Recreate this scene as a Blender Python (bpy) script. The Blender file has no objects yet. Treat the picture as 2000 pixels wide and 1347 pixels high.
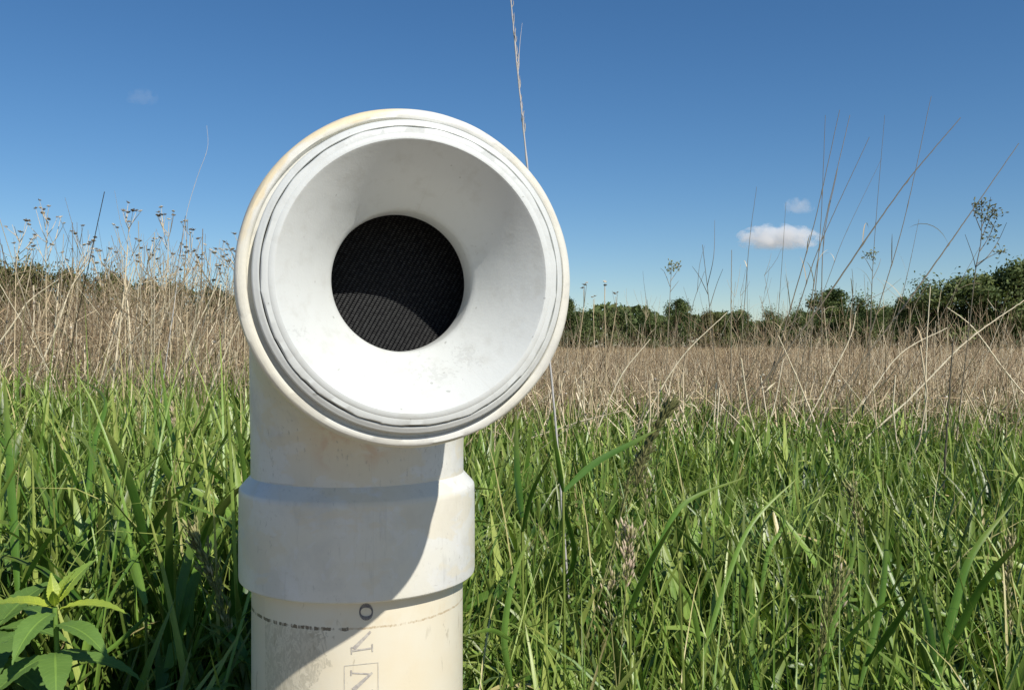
import bpy, math, random
import numpy as np
from math import radians as R, sin, cos, pi
from mathutils import Vector, Matrix

rng = np.random.default_rng(7)
random.seed(7)
sc = bpy.context.scene
C = sc.collection

# ------------------------------------------------------------------ camera, sky, sun, exposure
EYE = 1.25
F, CX, CY = 1750.0, 1000.0, 673.5
cam_d = bpy.data.cameras.new('camera')
cam_d.sensor_width = 36.0
cam_d.lens = 36.0 * F / 2000.0
cam_d.clip_start = 0.02
cam_d.clip_end = 6000
cam = bpy.data.objects.new('camera', cam_d)
cam.location = (0, 0, EYE)
cam.rotation_euler = (R(90), 0, 0)
C.objects.link(cam)
sc.camera = cam

SUN = Vector((0.77, -1.0, 1.27)).normalized()
SUN_EL = math.asin(SUN.z)
SUN_AZ = math.atan2(SUN.x, SUN.y)
w = bpy.data.worlds.new('World'); sc.world = w; w.use_nodes = True
nt = w.node_tree
bg = nt.nodes['Background']
sky = nt.nodes.new('ShaderNodeTexSky'); sky.sky_type = 'NISHITA'
sky.sun_disc = False
sky.sun_elevation = SUN_EL
sky.sun_rotation = SUN_AZ
sky.altitude = 300
sky.air_density = 1.0
sky.dust_density = 0.1
sky.ozone_density = 5.0
hs = nt.nodes.new('ShaderNodeHueSaturation'); hs.inputs['Saturation'].default_value = 1.18
nt.links.new(sky.outputs[0], hs.inputs['Color']); nt.links.new(hs.outputs[0], bg.inputs['Color'])
bg.inputs['Strength'].default_value = 0.09

sl = bpy.data.lights.new('sun', 'SUN'); sl.energy = 5.0; sl.angle = R(0.5); sl.color = (1.0, 0.955, 0.87)
so = bpy.data.objects.new('sun', sl); C.objects.link(so)
so.rotation_euler = SUN.to_track_quat('Z', 'Y').to_euler()
so.location = (3, -4, 6)

sc.view_settings.view_transform = 'Standard'
sc.view_settings.look = 'None'
sc.view_settings.exposure = 0.1
sc.view_settings.gamma = 1.0
try:
    sc.cycles.volume_bounces = 3
    sc.cycles.transparent_max_bounces = 8
except Exception:
    pass

# ------------------------------------------------------------------ helpers
def at(px, py, Y):
    """photo pixel (2000 wide) at depth Y -> world point"""
    return np.array([(px - CX) / F * Y, Y, EYE - (py - CY) / F * Y])

def tag(o, label=None, cat=None, group=None, kind=None):
    if label: o['label'] = label
    if cat: o['category'] = cat
    if group: o['group'] = group
    if kind: o['kind'] = kind
    return o

def empty(name, loc, label, cat, group=None):
    o = bpy.data.objects.new(name, None); C.objects.link(o); o.location = loc
    o.empty_display_size = 0.05
    return tag(o, label, cat, group)

def mesh_obj(name, V, Fc, mat=None, parent=None, smooth=False, attrs=None):
    V = np.ascontiguousarray(V, dtype=np.float32).reshape(-1, 3)
    me = bpy.data.meshes.new(name)
    if isinstance(Fc, np.ndarray):
        k = Fc.shape[1]; n = len(Fc)
        me.vertices.add(len(V)); me.vertices.foreach_set('co', V.ravel())
        me.loops.add(n * k); me.loops.foreach_set('vertex_index', Fc.astype(np.int32).ravel())
        me.polygons.add(n)
        me.polygons.foreach_set('loop_start', np.arange(0, n * k, k, dtype=np.int32))
        me.polygons.foreach_set('loop_total', np.full(n, k, dtype=np.int32))
        me.update(calc_edges=True)
    else:
        me.from_pydata([tuple(v) for v in V.tolist()], [], Fc)
    if attrs:
        for an, av in attrs.items():
            a = me.attributes.new(an, 'FLOAT', 'POINT')
            a.data.foreach_set('value', np.ascontiguousarray(av, dtype=np.float32).ravel())
    if smooth:
        me.polygons.foreach_set('use_smooth', np.ones(len(me.polygons), dtype=bool))
    if mat: me.materials.append(mat)
    o = bpy.data.objects.new(name, me); C.objects.link(o)
    if parent: o.parent = parent
    return o

class Buf:
    """collects pieces into one mesh"""
    def __init__(s): s.V = []; s.Q = []; s.A = []; s.T = []; s.X = []; s.n = 0
    def add(s, V, Q, tint, t, cols=0):
        V = V.reshape(-1, 3)
        s.X.append(np.tile(np.linspace(0, 1, cols), len(V) // cols) + (0 if np.ndim(tint) == 0 else np.floor(tint.reshape(-1) * 97)) if cols else np.zeros(len(V)))
        s.V.append(V); s.Q.append(Q + s.n); s.A.append(np.broadcast_to(tint, (len(V),)) if np.ndim(tint) == 0 else tint.reshape(-1))
        s.T.append(np.broadcast_to(t, (len(V),)) if np.ndim(t) == 0 else t.reshape(-1)); s.n += len(V)
    def build(s, name, mat, parent=None, smooth=True, off=None):
        V = np.concatenate(s.V)
        if off is not None: V = V - np.array(off)
        return mesh_obj(name, V, np.concatenate(s.Q), mat, parent, smooth, {'tint': np.concatenate(s.A), 'along': np.concatenate(s.T), 'across': np.concatenate(s.X)})

def grid_faces(N, rows, cols, wrap):
    """quads of N strips of rows x cols points"""
    cc = cols if wrap else cols - 1
    r, c = np.meshgrid(np.arange(rows - 1), np.arange(cc), indexing='ij')
    c2 = (c + 1) % cols
    q = np.stack([r * cols + c, r * cols + c2, (r + 1) * cols + c2, (r + 1) * cols + c], -1).reshape(-1, 4)
    return (q[None] + (np.arange(N) * rows * cols)[:, None, None]).reshape(-1, 4)

def curve_paths(P0, L, az, th0, th1, nseg, pw=1.5):
    """bent stems: returns points (N, nseg+1, 3) and directions"""
    t = (np.arange(nseg) + 0.5) / nseg
    th = th0[:, None] + (th1 - th0)[:, None] * t[None] ** pw
    d = np.stack([np.sin(th) * np.cos(az)[:, None], np.sin(th) * np.sin(az)[:, None], np.cos(th)], -1)
    P = np.concatenate([P0[:, None], P0[:, None] + np.cumsum(d * (L[:, None, None] / nseg), 1)], 1)
    D = np.concatenate([d[:, :1], (d[:, :-1] + d[:, 1:]) / 2, d[:, -1:]], 1)
    return P, D

def leaf_width(t):
    return np.minimum(1, 0.45 + 2.6 * t) * (1 - t ** 2.6) ** 0.8 + 0.02

SUNGAP = [((-0.408, 0.80, 1.016), 0.085), ((-0.50, 0.88, 1.02), 0.05), ((0.13, 1.05, 1.02), 0.03)]     # the sun reaches these plants through gaps in the sward
CLEAR = [(-0.60, -0.41, -0.39, 0.90), (0.10, 0.155, -0.27, 1.02), (0.12, 0.19, -0.17, 1.22), (-0.36, -0.30, -0.33, 0.86), (-0.62, -0.34, -0.36, 0.80)]   # gaps in the sward where single plants stand in front
def blocked(P):
    """blade points that would cut into the pipe or hang in front of it"""
    x, y, z = P[..., 0], P[..., 1], P[..., 2]
    d = np.hypot(x + 0.123, y - 0.71)
    px = x / np.maximum(y, 0.05)
    a = d < 0.125
    b = (y < 0.72) & (px > -0.33) & (px < -0.03)
    c = (y < 0.82) & (z > 1.08) & (px > -0.34) & (px < 0.08)
    dd = y < 0.42
    e = (z > 1.32) & (y < 2.2)
    sz = (z - EYE) / np.maximum(y, 0.05)
    out = a | b | c | dd | e
    for p0, p1, s0, ym in CLEAR:
        out |= (px > p0) & (px < p1) & (sz > s0) & (y < ym)
    for c0, rr0 in SUNGAP:
        v = P - np.array(c0); t = np.clip((v * np.array(SUN)).sum(-1), 0, 0.6)
        out |= np.linalg.norm(v - t[..., None] * np.array(SUN), axis=-1) < rr0
    return out.any(axis=1)

def blades(buf, P0, L, az, th0, th1, W, tint, nseg=6, twist=None, fold=0.25, pw=1.5, cull=True, wf=leaf_width):
    if twist is None: twist = rng.normal(0, 0.5, len(L))
    P, D = curve_paths(P0, L, az, th0, th1, nseg, pw)
    if cull:
        k = ~blocked(P)
        P, D, W, az, tint, twist = P[k], D[k], W[k], az[k], tint[k], twist[k]
    N = len(W)
    if N == 0: return
    s = np.stack([-np.sin(az), np.cos(az), 0 * az], -1)[:, None]
    n = np.cross(D, np.broadcast_to(s, D.shape))
    t = np.linspace(0, 1, nseg + 1)
    tw = (twist[:, None] * (0.3 + t[None]))[..., None]
    S = s * np.cos(tw) + n * np.sin(tw)
    U = np.cross(S, D)
    ww = (W[:, None] * wf(t)[None] * 0.5)[..., None]
    V = np.stack([P - S * ww, P + U * ww * fold, P + S * ww], 2)
    tt = np.broadcast_to(t[None, :, None], V.shape[:3])
    buf.add(V, grid_faces(N, nseg + 1, 3, False), np.broadcast_to(tint[:, None, None], V.shape[:3]).copy(), tt.copy(), 3)

def tubes(buf, P, r, tint, k=3):
    """P (N,K,3) paths, r (N,K) radii"""
    N, K, _ = P.shape
    D = np.gradient(P, axis=1); D /= np.linalg.norm(D, axis=2, keepdims=True) + 1e-9
    ref = np.where(np.abs(D[..., 1:2]) > 0.9, np.array([1.0, 0, 0]), np.array([0, 1.0, 0]))
    A = np.cross(D, ref); A /= np.linalg.norm(A, axis=2, keepdims=True) + 1e-9
    B = np.cross(D, A)
    ang = np.arange(k) * 2 * pi / k
    V = P[:, :, None] + r[:, :, None, None] * (A[:, :, None] * np.cos(ang)[None, None, :, None] + B[:, :, None] * np.sin(ang)[None, None, :, None])
    t = np.broadcast_to(np.linspace(0, 1, K)[None, :, None], V.shape[:3])
    tint = np.broadcast_to(np.asarray(tint, dtype=float).reshape(-1, 1, 1), V.shape[:3])
    buf.add(V, grid_faces(N, K, k, True), tint.copy(), t.copy())

def spline(pts, n):
    """smooth path through points (Catmull-Rom)"""
    P = np.array(pts, float)
    P = np.vstack([2 * P[0] - P[1], P, 2 * P[-1] - P[-2]])
    out = []
    m = len(P) - 3
    for u in np.linspace(0, m - 1e-6, n):
        i = int(u); t = u - i
        a, b, c, d = P[i], P[i + 1], P[i + 2], P[i + 3]
        out.append(0.5 * (2 * b + (c - a) * t + (2 * a - 5 * b + 4 * c - d) * t * t + (3 * b - a - 3 * c + d) * t ** 3))
    return np.array(out)

def one_tube(buf, pts, r0, r1, n=10, k=5, tint=0.5):
    P = spline(pts, n)[None]
    tubes(buf, P, np.linspace(r0, r1, n)[None], tint, k)
    return P[0]

# ------------------------------------------------------------------ node helper
class NT:
    def __init__(s, name):
        s.m = bpy.data.materials.new(name); s.m.use_nodes = True
        s.t = s.m.node_tree; s.N = s.t.nodes; s.L = s.t.links
        s.p = s.N['Principled BSDF']; s.out = s.N['Material Output']
    def put(s, sock, v):
        if v is None: return
        if hasattr(v, 'links') or hasattr(v, 'is_output'): s.L.new(v, sock)
        elif isinstance(v, (tuple, list)) and len(v) == 3 and sock.type == 'RGBA': sock.default_value = (*v, 1)
        else: sock.default_value = v
    def math(s, op, a, b=None, c=None, clamp=False):
        n = s.N.new('ShaderNodeMath'); n.operation = op; n.use_clamp = clamp
        s.put(n.inputs[0], a); s.put(n.inputs[1], b)
        if c is not None: s.put(n.inputs[2], c)
        return n.outputs[0]
    def mix(s, f, a, b, bt='MIX'):
        n = s.N.new('ShaderNodeMix'); n.data_type = 'RGBA'; n.blend_type = bt
        s.put(n.inputs[0], f); s.put(n.inputs[6], a); s.put(n.inputs[7], b)
        return n.outputs[2]
    def ramp(s, f, stops, interp='LINEAR'):
        n = s.N.new('ShaderNodeValToRGB'); n.color_ramp.interpolation = interp
        e = n.color_ramp.elements
        while len(e) < len(stops): e.new(0.5)
        for i, (p, c) in enumerate(stops):
            e[i].position = p
            e[i].color = (c, c, c, 1) if not isinstance(c, (tuple, list)) else (*c, 1)
        s.put(n.inputs[0], f)
        return n.outputs[0]
    def obj(s):
        return s.N.new('ShaderNodeTexCoord').outputs['Object']
    def mapping(s, v, scale=(1, 1, 1), loc=(0, 0, 0), rot=(0, 0, 0)):
        n = s.N.new('ShaderNodeMapping'); s.L.new(v, n.inputs[0])
        n.inputs['Scale'].default_value = scale; n.inputs['Location'].default_value = loc; n.inputs['Rotation'].default_value = rot
        return n.outputs[0]
    def noise(s, v, scale, detail=4, rough=0.5, dist=0.0):
        n = s.N.new('ShaderNodeTexNoise'); s.L.new(v, n.inputs['Vector'])
        n.inputs['Scale'].default_value = scale; n.inputs['Detail'].default_value = detail
        n.inputs['Roughness'].default_value = rough; n.inputs['Distortion'].default_value = dist
        return n.outputs['Fac']
    def sep(s, v):
        n = s.N.new('ShaderNodeSeparateXYZ'); s.L.new(v, n.inputs[0]); return n.outputs
    def comb(s, x, y, z):
        n = s.N.new('ShaderNodeCombineXYZ'); s.put(n.inputs[0], x); s.put(n.inputs[1], y); s.put(n.inputs[2], z); return n.outputs[0]
    def attr(s, name):
        n = s.N.new('ShaderNodeAttribute'); n.attribute_name = name; return n.outputs['Fac']
    def bump(s, h, dist=0.001, strength=0.5, normal=None):
        n = s.N.new('ShaderNodeBump'); s.L.new(h, n.inputs['Height'])
        n.inputs['Distance'].default_value = dist; n.inputs['Strength'].default_value = strength
        if normal is not None: s.L.new(normal, n.inputs['Normal'])
        return n.outputs[0]
    def band(s, x, lo, hi, soft):
        """1 between lo and hi"""
        a = s.math('DIVIDE', s.math('SUBTRACT', x, lo), soft, clamp=True)
        b = s.math('DIVIDE', s.math('SUBTRACT', hi, x), soft, clamp=True)
        return s.math('MULTIPLY', a, b)
    def done(s, base=None, rough=None, normal=None, spec=None):
        s.put(s.p.inputs['Base Color'], base)
        s.put(s.p.inputs['Roughness'], rough)
        if normal is not None: s.L.new(normal, s.p.inputs['Normal'])
        if spec is not None: s.p.inputs['Specular IOR Level'].default_value = spec
        return s.m

# ------------------------------------------------------------------ materials
def veg_material(name, stops, trans=0.3, rough=0.5, tip=None, spec=0.35, stripes=False, veins=False):
    n = NT(name)
    col = n.ramp(n.attr('tint'), stops)
    if tip:
        f = n.ramp(n.attr('along'), [(0.55, 0.0), (1.0, tip[1])])
        col = n.mix(f, col, tip[0])
    o = n.obj()
    f = n.noise(o, 60, 2)
    col = n.mix(n.ramp(f, [(0.3, 0.0), (0.7, 0.35)]), col, n.mix(1.0, col, (0.55, 0.6, 0.5), 'MULTIPLY'))
    if stripes:
        sx = n.noise(n.comb(n.math('MULTIPLY', n.attr('across'), 9.0), n.math('MULTIPLY', n.attr('along'), 1.2), 0.0), 1.0, 2, 0.6)
        col = n.mix(n.ramp(sx, [(0.35, 0.0), (0.65, 0.5)]), col, n.mix(1.0, col, (1.5, 1.35, 1.25), 'MULTIPLY'))
        spot = n.noise(n.obj(), 140, 3, 0.6)
        col = n.mix(n.ramp(spot, [(0.66, 0.0), (0.74, 0.5)]), col, (0.30, 0.24, 0.10))
        n.done(col, rough, n.bump(sx, 0.0006, 0.3), spec=spec)
    elif veins:
        ax = n.attr('across'); al = n.attr('along')
        w_ = n.math('FRACT', n.math('SUBTRACT', n.math('MULTIPLY', al, 16.0), n.math('MULTIPLY', ax, 1.6)))
        side_v = n.math('GREATER_THAN', w_, 0.86)
        mid_v = n.math('LESS_THAN', ax, 0.07)
        vv = n.math('MAXIMUM', n.math('MULTIPLY', side_v, 0.45), mid_v)
        col = n.mix(n.math('MULTIPLY', vv, 0.55), col, n.mix(1.0, col, (2.0, 1.8, 1.6), 'MULTIPLY'))
        n.done(col, rough, n.bump(vv, 0.0012, 0.6), spec=spec)
    else:
        n.done(col, rough, spec=spec)
    if trans > 0:
        tr = n.N.new('ShaderNodeBsdfTranslucent')
        n.L.new(n.mix(1.0, col, (1.15, 1.2, 0.55), 'MULTIPLY'), tr.inputs[0])
        ms = n.N.new('ShaderNodeMixShader'); ms.inputs[0].default_value = trans
        n.L.new(n.p.outputs[0], ms.inputs[1]); n.L.new(tr.outputs[0], ms.inputs[2])
        n.L.new(ms.outputs[0], n.out.inputs[0])
    return n.m

M_GRASS = veg_material('green_grass', [(0.0, (0.032, 0.085, 0.012)), (0.4, (0.085, 0.18, 0.026)), (0.70, (0.195, 0.325, 0.06)), (0.93, (0.38, 0.47, 0.12)), (1.0, (0.52, 0.45, 0.22))],
                       0.2, 0.36, tip=((0.32, 0.31, 0.09), 0.45), spec=0.4, stripes=True)
M_DRY = veg_material('dry_stalk', [(0.0, (0.14, 0.09, 0.05)), (0.35, (0.38, 0.265, 0.155)), (0.7, (0.70, 0.545, 0.345)), (1.0, (0.90, 0.78, 0.57))], 0.12, 0.7)
M_FAR = veg_material('far_dry', [(0.0, (0.17, 0.115, 0.06)), (0.5, (0.46, 0.33, 0.19)), (1.0, (0.72, 0.56, 0.34))], 0.12, 0.8)
M_CULM = veg_material('culm', [(0.0, (0.10, 0.085, 0.06)), (0.5, (0.22, 0.18, 0.12)), (1.0, (0.62, 0.50, 0.36))], 0.0, 0.55)
M_SILVER = veg_material('silvery_stem', [(0.0, (0.36, 0.32, 0.29)), (1.0, (0.66, 0.62, 0.60))], 0.1, 0.35)
M_HEAD = veg_material('seed_button', [(0.0, (0.07, 0.055, 0.04)), (0.5, (0.20, 0.16, 0.12)), (1.0, (0.72, 0.66, 0.56))], 0.0, 0.8)
M_LEAF = veg_material('tree_leaf', [(0.0, (0.04, 0.065, 0.02)), (0.5, (0.09, 0.125, 0.04)), (1.0, (0.17, 0.20, 0.07))], 0.2, 0.6, spec=0.2)
M_LEAFB = veg_material('olive_leaf', [(0.0, (0.06, 0.07, 0.025)), (0.5, (0.12, 0.125, 0.042)), (1.0, (0.20, 0.185, 0.075))], 0.2, 0.6, spec=0.2)
M_BARK = veg_material('bark', [(0.0, (0.07, 0.05, 0.035)), (1.0, (0.2, 0.16, 0.12))], 0, 0.9)
M_BROAD = veg_material('broad_leaf', [(0.0, (0.06, 0.12, 0.035)), (0.5, (0.16, 0.28, 0.06)), (1.0, (0.42, 0.50, 0.06))], 0.25, 0.5, spec=0.4, veins=True)
M_PANICLE = veg_material('panicle', [(0.0, (0.10, 0.09, 0.04)), (0.45, (0.22, 0.22, 0.08)), (0.75, (0.42, 0.42, 0.16)), (1.0, (0.75, 0.58, 0.44))], 0.15, 0.7)

def ground_mat():
    n = NT('field_soil'); o = n.obj()
    a = n.noise(o, 0.35, 6, 0.6); b = n.noise(o, 9, 5, 0.65)
    col = n.mix(n.ramp(a, [(0.35, 0.0), (0.65, 1.0)]), (0.30, 0.22, 0.15), (0.36, 0.29, 0.18))
    col = n.mix(n.ramp(b, [(0.3, 0.0), (0.7, 0.6)]), col, (0.12, 0.085, 0.055))
    return n.done(col, 0.95, n.bump(b, 0.05, 0.8))
M_GROUND = ground_mat()

def seam_ang(n, x, y):
    return n.math('ARCTAN2', x, n.math('MULTIPLY', y, -1.0))

def fitting_mat(name, axis_world=True):
    """white fitting plastic with sun yellowing, grime and scratches"""
    n = NT(name); o = n.obj()
    big = n.noise(o, 9, 3, 0.55)
    mid = n.noise(o, 34, 5, 0.6)
    fine = n.noise(o, 420, 3, 0.6)
    base = n.mix(n.ramp(big, [(0.42, 0.0), (0.62, 0.6)]), (0.675, 0.672, 0.630), (0.68, 0.63, 0.48))
    base = n.mix(n.ramp(mid, [(0.48, 0.0), (0.68, 0.5)]), base, (0.52, 0.51, 0.47))
    # rain-run grime streaks
    st = n.noise(n.mapping(o, (130, 130, 16)), 1.0, 4, 0.65)
    base = n.mix(n.ramp(st, [(0.60, 0.0), (0.74, 0.4)]), base, (0.36, 0.35, 0.31))
    # hairline scratches
    v = n.mapping(o, (60, 60, 900), rot=(0.35, 0.1, 0))
    sv = n.noise(v, 1.0, 2, 0.5)
    spots = n.noise(o, 26, 2, 0.5)
    dirt = n.noise(o, 210, 4, 0.7)
    base = n.mix(n.math('MULTIPLY', n.ramp(dirt, [(0.60, 0.0), (0.70, 0.5)]), n.ramp(big, [(0.35, 1.0), (0.6, 0.2)])), base, (0.40, 0.38, 0.32))
    scr = n.math('MULTIPLY', n.ramp(sv, [(0.72, 0.0), (0.76, 1.0)]), n.ramp(spots, [(0.6, 0.0), (0.66, 1.0)]))
    base = n.mix(n.math('MULTIPLY', scr, 0.5), base, (0.3, 0.29, 0.27))
    return n, o, base, big, mid, fine, scr

n, o, base, big, mid, fine, scr = fitting_mat('fitting_plastic')
xyz = n.sep(o)
# yellowed collar lip at the foot of the socket and around its shoulder, on the weather side
noz = n.math('MULTIPLY', n.math('SUBTRACT', mid, 0.5), 0.02)
zz = n.math('ADD', xyz[2], noz)
foot = n.band(zz, EYE - 0.19, EYE - 0.168, 0.006)
base = n.mix(n.math('MULTIPLY', foot, 0.75), base, (0.62, 0.54, 0.37))
sh = n.band(zz, EYE - 0.125, EYE - 0.104, 0.006)
side = n.ramp(n.math('MULTIPLY_ADD', xyz[0], 5, 0.3), [(0.38, 0.0), (0.6, 1.0)])
base = n.mix(n.math('MULTIPLY', n.math('MULTIPLY', sh, side), 0.5), base, (0.74, 0.58, 0.28))
# worn patches on the shoulder and a scuffed vertical band on the left of the collar
ang = seam_ang(n, xyz[0], xyz[1])
wa = n.math('ADD', ang, n.math('MULTIPLY', n.math('SUBTRACT', mid, 0.5), 0.9))
sp_ = n.math('MULTIPLY', n.band(wa, -0.75, -0.30, 0.02), n.band(xyz[2], EYE - 0.1085, EYE - 0.0985, 0.0006))
base = n.mix(n.math('MULTIPLY', sp_, 0.55), base, (0.44, 0.44, 0.41))
vb = n.math('MULTIPLY', n.band(wa, -0.98, -0.66, 0.08), n.band(xyz[2], EYE - 0.17, EYE - 0.112, 0.01))
vn = n.ramp(n.noise(n.mapping(o, (170, 170, 60)), 1.0, 4, 0.65), [(0.48, 0.0), (0.58, 0.55)])
base = n.mix(n.math('MULTIPLY', vb, vn), base, (0.36, 0.37, 0.36))
cn = n.ramp(n.noise(n.mapping(o, (20, 20, 900), rot=(0.1, 0, 0)), 1.0, 3, 0.6), [(0.66, 0.0), (0.70, 1.0)])
cb = n.math('MULTIPLY', n.band(ang, 0.0, 0.55, 0.1), n.band(xyz[2], EYE - 0.150, EYE - 0.128, 0.004))
base = n.mix(n.math('MULTIPLY', n.math('MULTIPLY', cn, cb), 0.55), base, (0.28, 0.29, 0.29))
bl = n.ramp(n.noise(o, 45, 5, 0.65, 0.5), [(0.56, 0.0), (0.60, 0.22)])
base = n.mix(bl, base, (0.72, 0.73, 0.75))
cr = n.math('MULTIPLY', n.ramp(n.noise(n.mapping(o, (18, 18, 30)), 1.0, 4, 0.6, 0.3), [(0.50, 0.0), (0.54, 0.55)]), n.ramp(xyz[2], [(0.0, 1.0), (1.0, 1.0)]))
base = n.mix(cr, base, (0.66, 0.60, 0.46))
gr_ = n.math('MULTIPLY', n.ramp(n.noise(n.mapping(o, (300, 300, 90), rot=(0.3, 0.2, 0)), 1.0, 4, 0.75), [(0.60, 0.0), (0.66, 0.55)]), n.ramp(n.noise(o, 13, 3), [(0.46, 0.0), (0.58, 1.0)]))
base = n.mix(gr_, base, (0.33, 0.33, 0.30))
tn_ = n.math('MULTIPLY', n.math('MULTIPLY', n.band(xyz[2], EYE - 0.09, EYE - 0.045, 0.012), n.band(ang, -0.25, 0.45, 0.12)), n.ramp(n.noise(o, 42, 4, 0.6, 0.4), [(0.46, 0.0), (0.56, 0.7)]))
base = n.mix(tn_, base, (0.60, 0.47, 0.36))
# mould seam down the middle of the collar
seam = n.band(ang, 0.275, 0.283, 0.004)
h = n.math('ADD', n.math('MULTIPLY', fine, 0.12), n.math('MULTIPLY', seam, 0.5))
h = n.math('SUBTRACT', h, scr)
nm = n.bump(h, 0.0006, 0.5, n.bump(mid, 0.004, 0.12))
M_FIT = n.done(base, n.ramp(mid, [(0.3, 0.34), (0.7, 0.5)]), nm)

n, o, base, big, mid, fine, scr = fitting_mat('mouth_plastic')      # object x right, y up, z outwards
x_, y_, z_ = n.sep(o)[0:3]
pa = n.math('ARCTAN2', y_, x_)
pr = n.math('SQRT', n.math('ADD', n.math('MULTIPLY', x_, x_), n.math('MULTIPLY', y_, y_)))
wig = n.math('MULTIPLY', n.math('SUBTRACT', n.noise(o, 28, 4, 0.6), 0.5), 0.012)
outer = n.band(n.math('ADD', pr, wig), 0.0895, 0.2, 0.0016)
arc1 = n.math('MULTIPLY', n.band(pa, 1.55, 3.05, 0.18), n.ramp(n.noise(o, 22, 4, 0.6), [(0.28, 0.45), (0.5, 1.0)]))
arc2 = n.math('MULTIPLY', n.band(pa, 0.3, 1.3, 0.2), n.ramp(n.noise(o, 38, 4, 0.6), [(0.42, 0.0), (0.6, 0.75)]))
base = n.mix(n.math('MULTIPLY', n.math('MAXIMUM', arc1, arc2), outer), base, (0.70, 0.59, 0.39))
gr = n.math('MULTIPLY', n.ramp(n.noise(o, 55, 5, 0.65), [(0.5, 0.0), (0.64, 0.6)]), n.band(pa, 0.6, 2.6, 0.3))
base = n.mix(n.math('MULTIPLY', gr, 0.6), base, (0.45, 0.43, 0.38))
lay = n.noise(n.comb(n.math('MULTIPLY', pr, 1400), n.math('MULTIPLY', pa, 3), 0.0), 1.0, 3, 0.6)
base = n.mix(n.ramp(lay, [(0.5, 0.0), (0.7, 0.22)]), base, (0.50, 0.48, 0.43))
h = n.math('SUBTRACT', n.math('ADD', n.math('MULTIPLY', fine, 0.12), n.math('MULTIPLY', lay, 0.5)), scr)
M_MOUTH = n.done(base, 0.42, n.bump(h, 0.0006, 0.5, n.bump(mid, 0.004, 0.15)))

def pipe_mat():
    n = NT('cream_pipe'); o = n.obj(); x, y, z = n.sep(o)[0:3]
    ang = seam_ang(n, x, y)
    big = n.noise(o, 14, 4, 0.6); mid = n.noise(o, 60, 5, 0.65, 0.4); fine = n.noise(o, 500, 2)
    base = n.mix(n.ramp(big, [(0.35, 0.0), (0.65, 1.0)]), (0.70, 0.655, 0.53), (0.69, 0.61, 0.45))
    # worn sticker residue on the left face, hard vertical edge
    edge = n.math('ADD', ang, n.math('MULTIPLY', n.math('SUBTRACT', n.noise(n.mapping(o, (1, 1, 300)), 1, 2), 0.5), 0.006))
    wob = n.math('MULTIPLY', n.math('SUBTRACT', mid, 0.5), 1.0)
    a2 = n.math('ADD', ang, wob)
    patch = n.math('MULTIPLY', n.math('GREATER_THAN', edge, -0.80), n.math('LESS_THAN', a2, -0.22))
    patch = n.math('MULTIPLY', patch, n.math('LESS_THAN', z, EYE - 0.2))
    marble = n.noise(n.mapping(o, (150, 150, 80), rot=(0, 0.5, 0)), 1.0, 5, 0.7, 0.5)
    pm = n.math('MULTIPLY', patch, n.ramp(marble, [(0.40, 0.35), (0.49, 0.85), (0.56, 0.1), (0.62, 0.6)]))
    base = n.mix(pm, base, (0.45, 0.41, 0.31))
    # browner tone on the far left strip, beyond the hard edge
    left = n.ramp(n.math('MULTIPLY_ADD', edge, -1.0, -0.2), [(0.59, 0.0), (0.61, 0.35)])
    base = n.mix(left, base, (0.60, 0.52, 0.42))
    # the ring of dirt where the collar once sat
    wz = n.math('MULTIPLY', n.math('SUBTRACT', n.noise(n.mapping(o, (260, 260, 90)), 1.0, 4, 0.7), 0.5), 0.0030)
    zl = n.math('ABSOLUTE', n.math('SUBTRACT', n.math('ADD', z, wz), EYE - 0.1990))
    line = n.math('LESS_THAN', zl, 0.0007)
    brk = n.noise(n.mapping(o, (210, 210, 30)), 1.0, 4, 0.7)
    isleft = n.math('LESS_THAN', ang, 0.08)
    fat = n.math('MULTIPLY', n.math('MULTIPLY', n.math('LESS_THAN', zl, 0.0012), isleft), n.ramp(brk, [(0.47, 0.0), (0.5, 1.0)]))
    dark = n.mix(isleft, (0.42, 0.31, 0.18), (0.15, 0.125, 0.09))
    lf = n.math('MAXIMUM', n.math('MULTIPLY', line, n.ramp(brk, [(0.38, 0.0), (0.55, 0.75)])), fat)
    base = n.mix(lf, base, dark)
    smear = n.math('MULTIPLY', n.band(z, EYE - 0.2, EYE - 0.190, 0.006), n.ramp(n.noise(n.mapping(o, (150, 150, 60)), 1, 4, 0.6), [(0.5, 0.0), (0.62, 0.45)]))
    base = n.mix(smear, base, (0.66, 0.55, 0.37))
    # scuffs on the right
    sc_ = n.math('MULTIPLY', n.ramp(n.noise(n.mapping(o, (140, 140, 45)), 1, 4, 0.6, 0.6), [(0.60, 0.0), (0.65, 1.0)]), n.ramp(n.noise(o, 17, 2), [(0.52, 0.0), (0.6, 1.0)]))
    base = n.mix(n.math('MULTIPLY', sc_, 0.75), base, (0.42, 0.37, 0.27))
    nm = n.bump(n.math('ADD', n.math('MULTIPLY', marble, patch), n.math('MULTIPLY', fine, 0.1)), 0.0008, 0.4)
    return n.done(base, n.ramp(mid, [(0.3, 0.36), (0.7, 0.55)]), nm)
M_PIPE = pipe_mat()

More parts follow.
